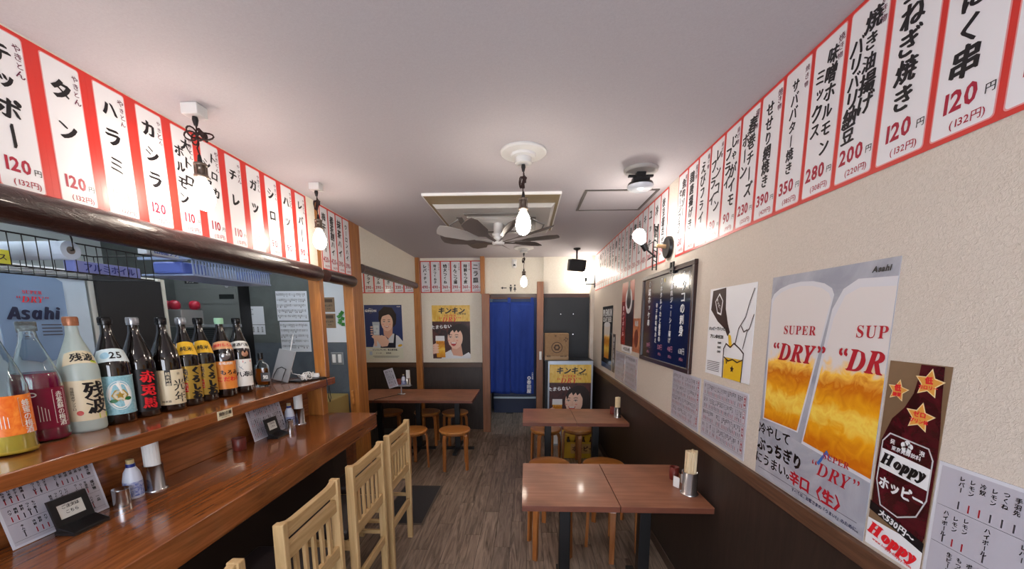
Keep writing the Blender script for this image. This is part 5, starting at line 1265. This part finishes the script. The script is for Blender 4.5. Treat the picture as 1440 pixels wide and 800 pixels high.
# fan and air conditioner
ac = thing('ceiling_air_conditioner', 'white square air conditioner on a tan board in the ceiling', 'air conditioner', (-.25, 3.52, H))
MB().box(-.50, .50, -.62, .50, -.018, 0).build('board_edge', white_m, ac)
MB().box(-.49, .49, -.61, .49, -.020, -.018).build('tan_board', mat('board_tan', S(150, 134, 104), .5), ac)
MB().prism([(-.47, -.020), (.47, -.020), (.44, -.055), (-.44, -.055)], -.43, .46, 'xz').build('panel_body', mat('ac_white', S(186, 184, 180), .4), ac, bevel=.006)
g = MB().box(-.24, .24, -.19, .29, -.062, -.055).build('intake_grille', mat('ac_grey', S(178, 176, 172), .4), ac, bevel=.003)
for k in range(14): MB().box(-.22, .22, -.17 + k * .033, -.158 + k * .033, -.067, -.062).build('grille_slat', mat('ac_grey2', S(196, 194, 190), .4), g)
for a in ((-.25, .25, -.29, -.24), (-.25, .25, .34, .39), (-.33, -.28, -.19, .29), (.28, .33, -.19, .29)):
    MB().box(a[0], a[1], a[2], a[3], -.060, -.054).build('air_flap', mat('flap_grey', S(120, 118, 116), .5), ac, bevel=.003)
for sx_, a in ((-1, 0), (1, 0)):
    MB().tube([(sx_ * .30, -.25, -.09), (sx_ * .37, -.22, -.12), (sx_ * .40, -.1, -.10), (sx_ * .38, .02, -.12)], .007, 6).build('support_arm', steeld_m, ac)
fn = thing('ceiling_fan', 'grey many bladed fan hanging below the air conditioner', 'fan', (-.245, 3.52, 2.325))
MB().lathe([(.012, -.02), (.05, -.018), (.055, 0), (.05, .012), (.042, .02), (.042, .05), (.055, .055), (.055, .075), (.04, .08), (.04, .16)], n=28).build('hub', white_m, fn)
blade_m = mat('blade_grey', S(104, 96, 92), .35); blade_l = mat('blade_pale', S(176, 172, 168), .35)
for k in range(9):
    a = .12 + k * 2 * math.pi / 9
    b = MB(); prof_ = [(.05, .010), (.20, .014), (.27, .05), (.46, .066), (.53, .05), (.54, .02)]
    up = []; dn = []
    for i, (r, hw) in enumerate(prof_):
        zz = .0 + .06 * max(0, (r - .05) / .5); tw = .45
        for sgn, lst in ((1, up), (-1, dn)):
            y = sgn * hw; lst.append((r, y * math.cos(tw), zz + y * math.sin(tw)))
    pts = up + dn[::-1]; Rz = Matrix.Rotation(a, 3, 'Z'); n = len(pts)
    vs = [Rz @ Vector(p) for p in pts] + [Rz @ (Vector(p) + Vector((0, 0, .004))) for p in pts]
    m_ = len(up); fs = []
    for i in range(m_ - 1):
        q = (i, i + 1, n - 2 - i, n - 1 - i); fs.append(q); fs.append(tuple(j + n for j in q[::-1]))
    fs += [(i, (i + 1) % n, n + (i + 1) % n, n + i) for i in range(n)]
    b.add(vs, fs); b.build('blade', blade_m if k % 9 not in (5,) else blade_l, fn)  # a single blade gets the paler grey
ht = thing('ceiling_hatch', 'square inspection hatch with dark frame gap in the ceiling', 'hatch', (.41, 2.88, H))
fmh = mat('hatch_frame', S(70, 66, 64), .4)
for a in ((0, .515, 0, .018), (0, .515, .492, .51), (0, .018, .018, .492), (.497, .515, .018, .492)):
    MB().box(a[0], a[1], a[2], a[3], -.006, 0).build('frame_bar', fmh, ht)
MB().box(.020, .495, .020, .490, -.003, 0).build('hatch_panel', ceil_m, ht)
sp = thing('ceiling_spotlight', 'ceiling spot lamp with black clamp and pale round lens', 'lamp', (.69, 2.52, H))
MB().lathe([(.10, 0), (.10, -.012), (.09, -.018)], n=32).build('mount_plate', mat('mount_grey', S(150, 148, 146), .45), sp)
MB().box(-.028, .028, -.02, .02, -.05, -.018).box(-.075, .075, -.012, .012, -.045, -.033).box(-.05, .05, -.025, .025, -.075, -.05).build('clamp', blackp_m, sp, bevel=.003)
MB().lathe([(.05, -.075), (.072, -.08), (.078, -.095)], n=30).build('lens_ring', blackp_m, sp)
MB().lathe([(.077, -.0955), (.074, -.112), (.05, -.122), (.003, -.125)], n=30).build('lens', mat('lens_pale', S(206, 212, 220), .15, coat=.5), sp)
spk = thing('wall_speaker', 'black speaker hung from the ceiling at the back corner', 'speaker', (.64, 5.1, H))
MB().lathe([(.045, 0), (.045, -.015), (.012, -.03), (.012, -.13)], n=16).build('bracket', blackp_m, spk)
c = MB().obox((0, 0, -.21), (.20, .15, .145), (.12, .06, .25)).build('cabinet', blackp_m, spk, bevel=.012)
c = MB().obox((-.022, -.082, -.22), (.17, .012, .12), (.12, .06, .25)).build('speaker_grille', mat('grille_black', S(40, 40, 42), .6, bump=(400, .4)), spk, bevel=.004)

# wall lamps
wl = thing('wall_lamp', 'black wall lamp with a round base and glowing bulb above blackboard', 'lamp', (XR - .003, 2.745, 2.135), FACE_LEFTWARD)
bd = MB().lathe([(.072, 0), (.072, .02), (.066, .025)], n=32).build('base_disc', blackp_m, wl)
bd.rotation_euler = (R90, 0, 0)
MB().cyl((0, -.024, .005), (0, -.085, .01), .013, n=14).build('wooden_stub', mat('stub_wood', S(196, 160, 120), .4), wl)
tr_ = MB()
for dy in (-.08, -.106): tr_.cyl((0, dy, -.15), (0, dy, .15), .0045, n=6)
for k in range(9): tr_.cyl((0, -.08, -.13 + k * .033), (0, -.106, -.13 + k * .033 + (.016 if k % 2 else 0)), .003, n=6)
tr_.build('truss_arm', black_m, wl)
MB().tube([(0, -.092, -.06), (0, -.13, -.03), (0, -.165, .0)], .006, 8).tube([(0, -.092, .05), (0, -.12, .03), (0, -.16, .005)], .003, 6).tube([(0, -.092, -.05), (0, -.14, -.08)], .004, 6).build('strut', black_m, wl)
MB().cyl((0, -.15, -.02), (0, -.175, .025), .018, .024, n=18).build('socket', blackp_m, wl)
bl = MB().lathe([(.015, 0), (.02, .01), (.036, .035), (.042, .06), (.036, .085), (.018, .1), (.003, .103)], n=20).build('bulb', bulbw_m, wl)
bl.location = (0, -.175, .025); bl.rotation_euler = (.5, 0, 0)
w2 = thing('wall_lamp', 'small black wall lamp with glowing bulb in the far corner', 'lamp', (XR - .003, 5.58, 2.19), FACE_LEFTWARD)
MB().box(-.03, .03, -.012, 0, -.09, .09).build('base_plate', blackp_m, w2, bevel=.003)
MB().tube([(0, -.01, -.04), (0, -.13, -.04), (0, -.13, .0)], .008, 8).build('arm', black_m, w2)
MB().cyl((0, -.13, .0), (0, -.13, .05), .018, n=16).build('socket', blackp_m, w2)
MB().lathe([(.015, .05), (.02, .06), (.036, .085), (.042, .11), (.036, .135), (.018, .15), (.003, .153)], (0, -.13, 0), 20).build('bulb', bulbw_m, w2)
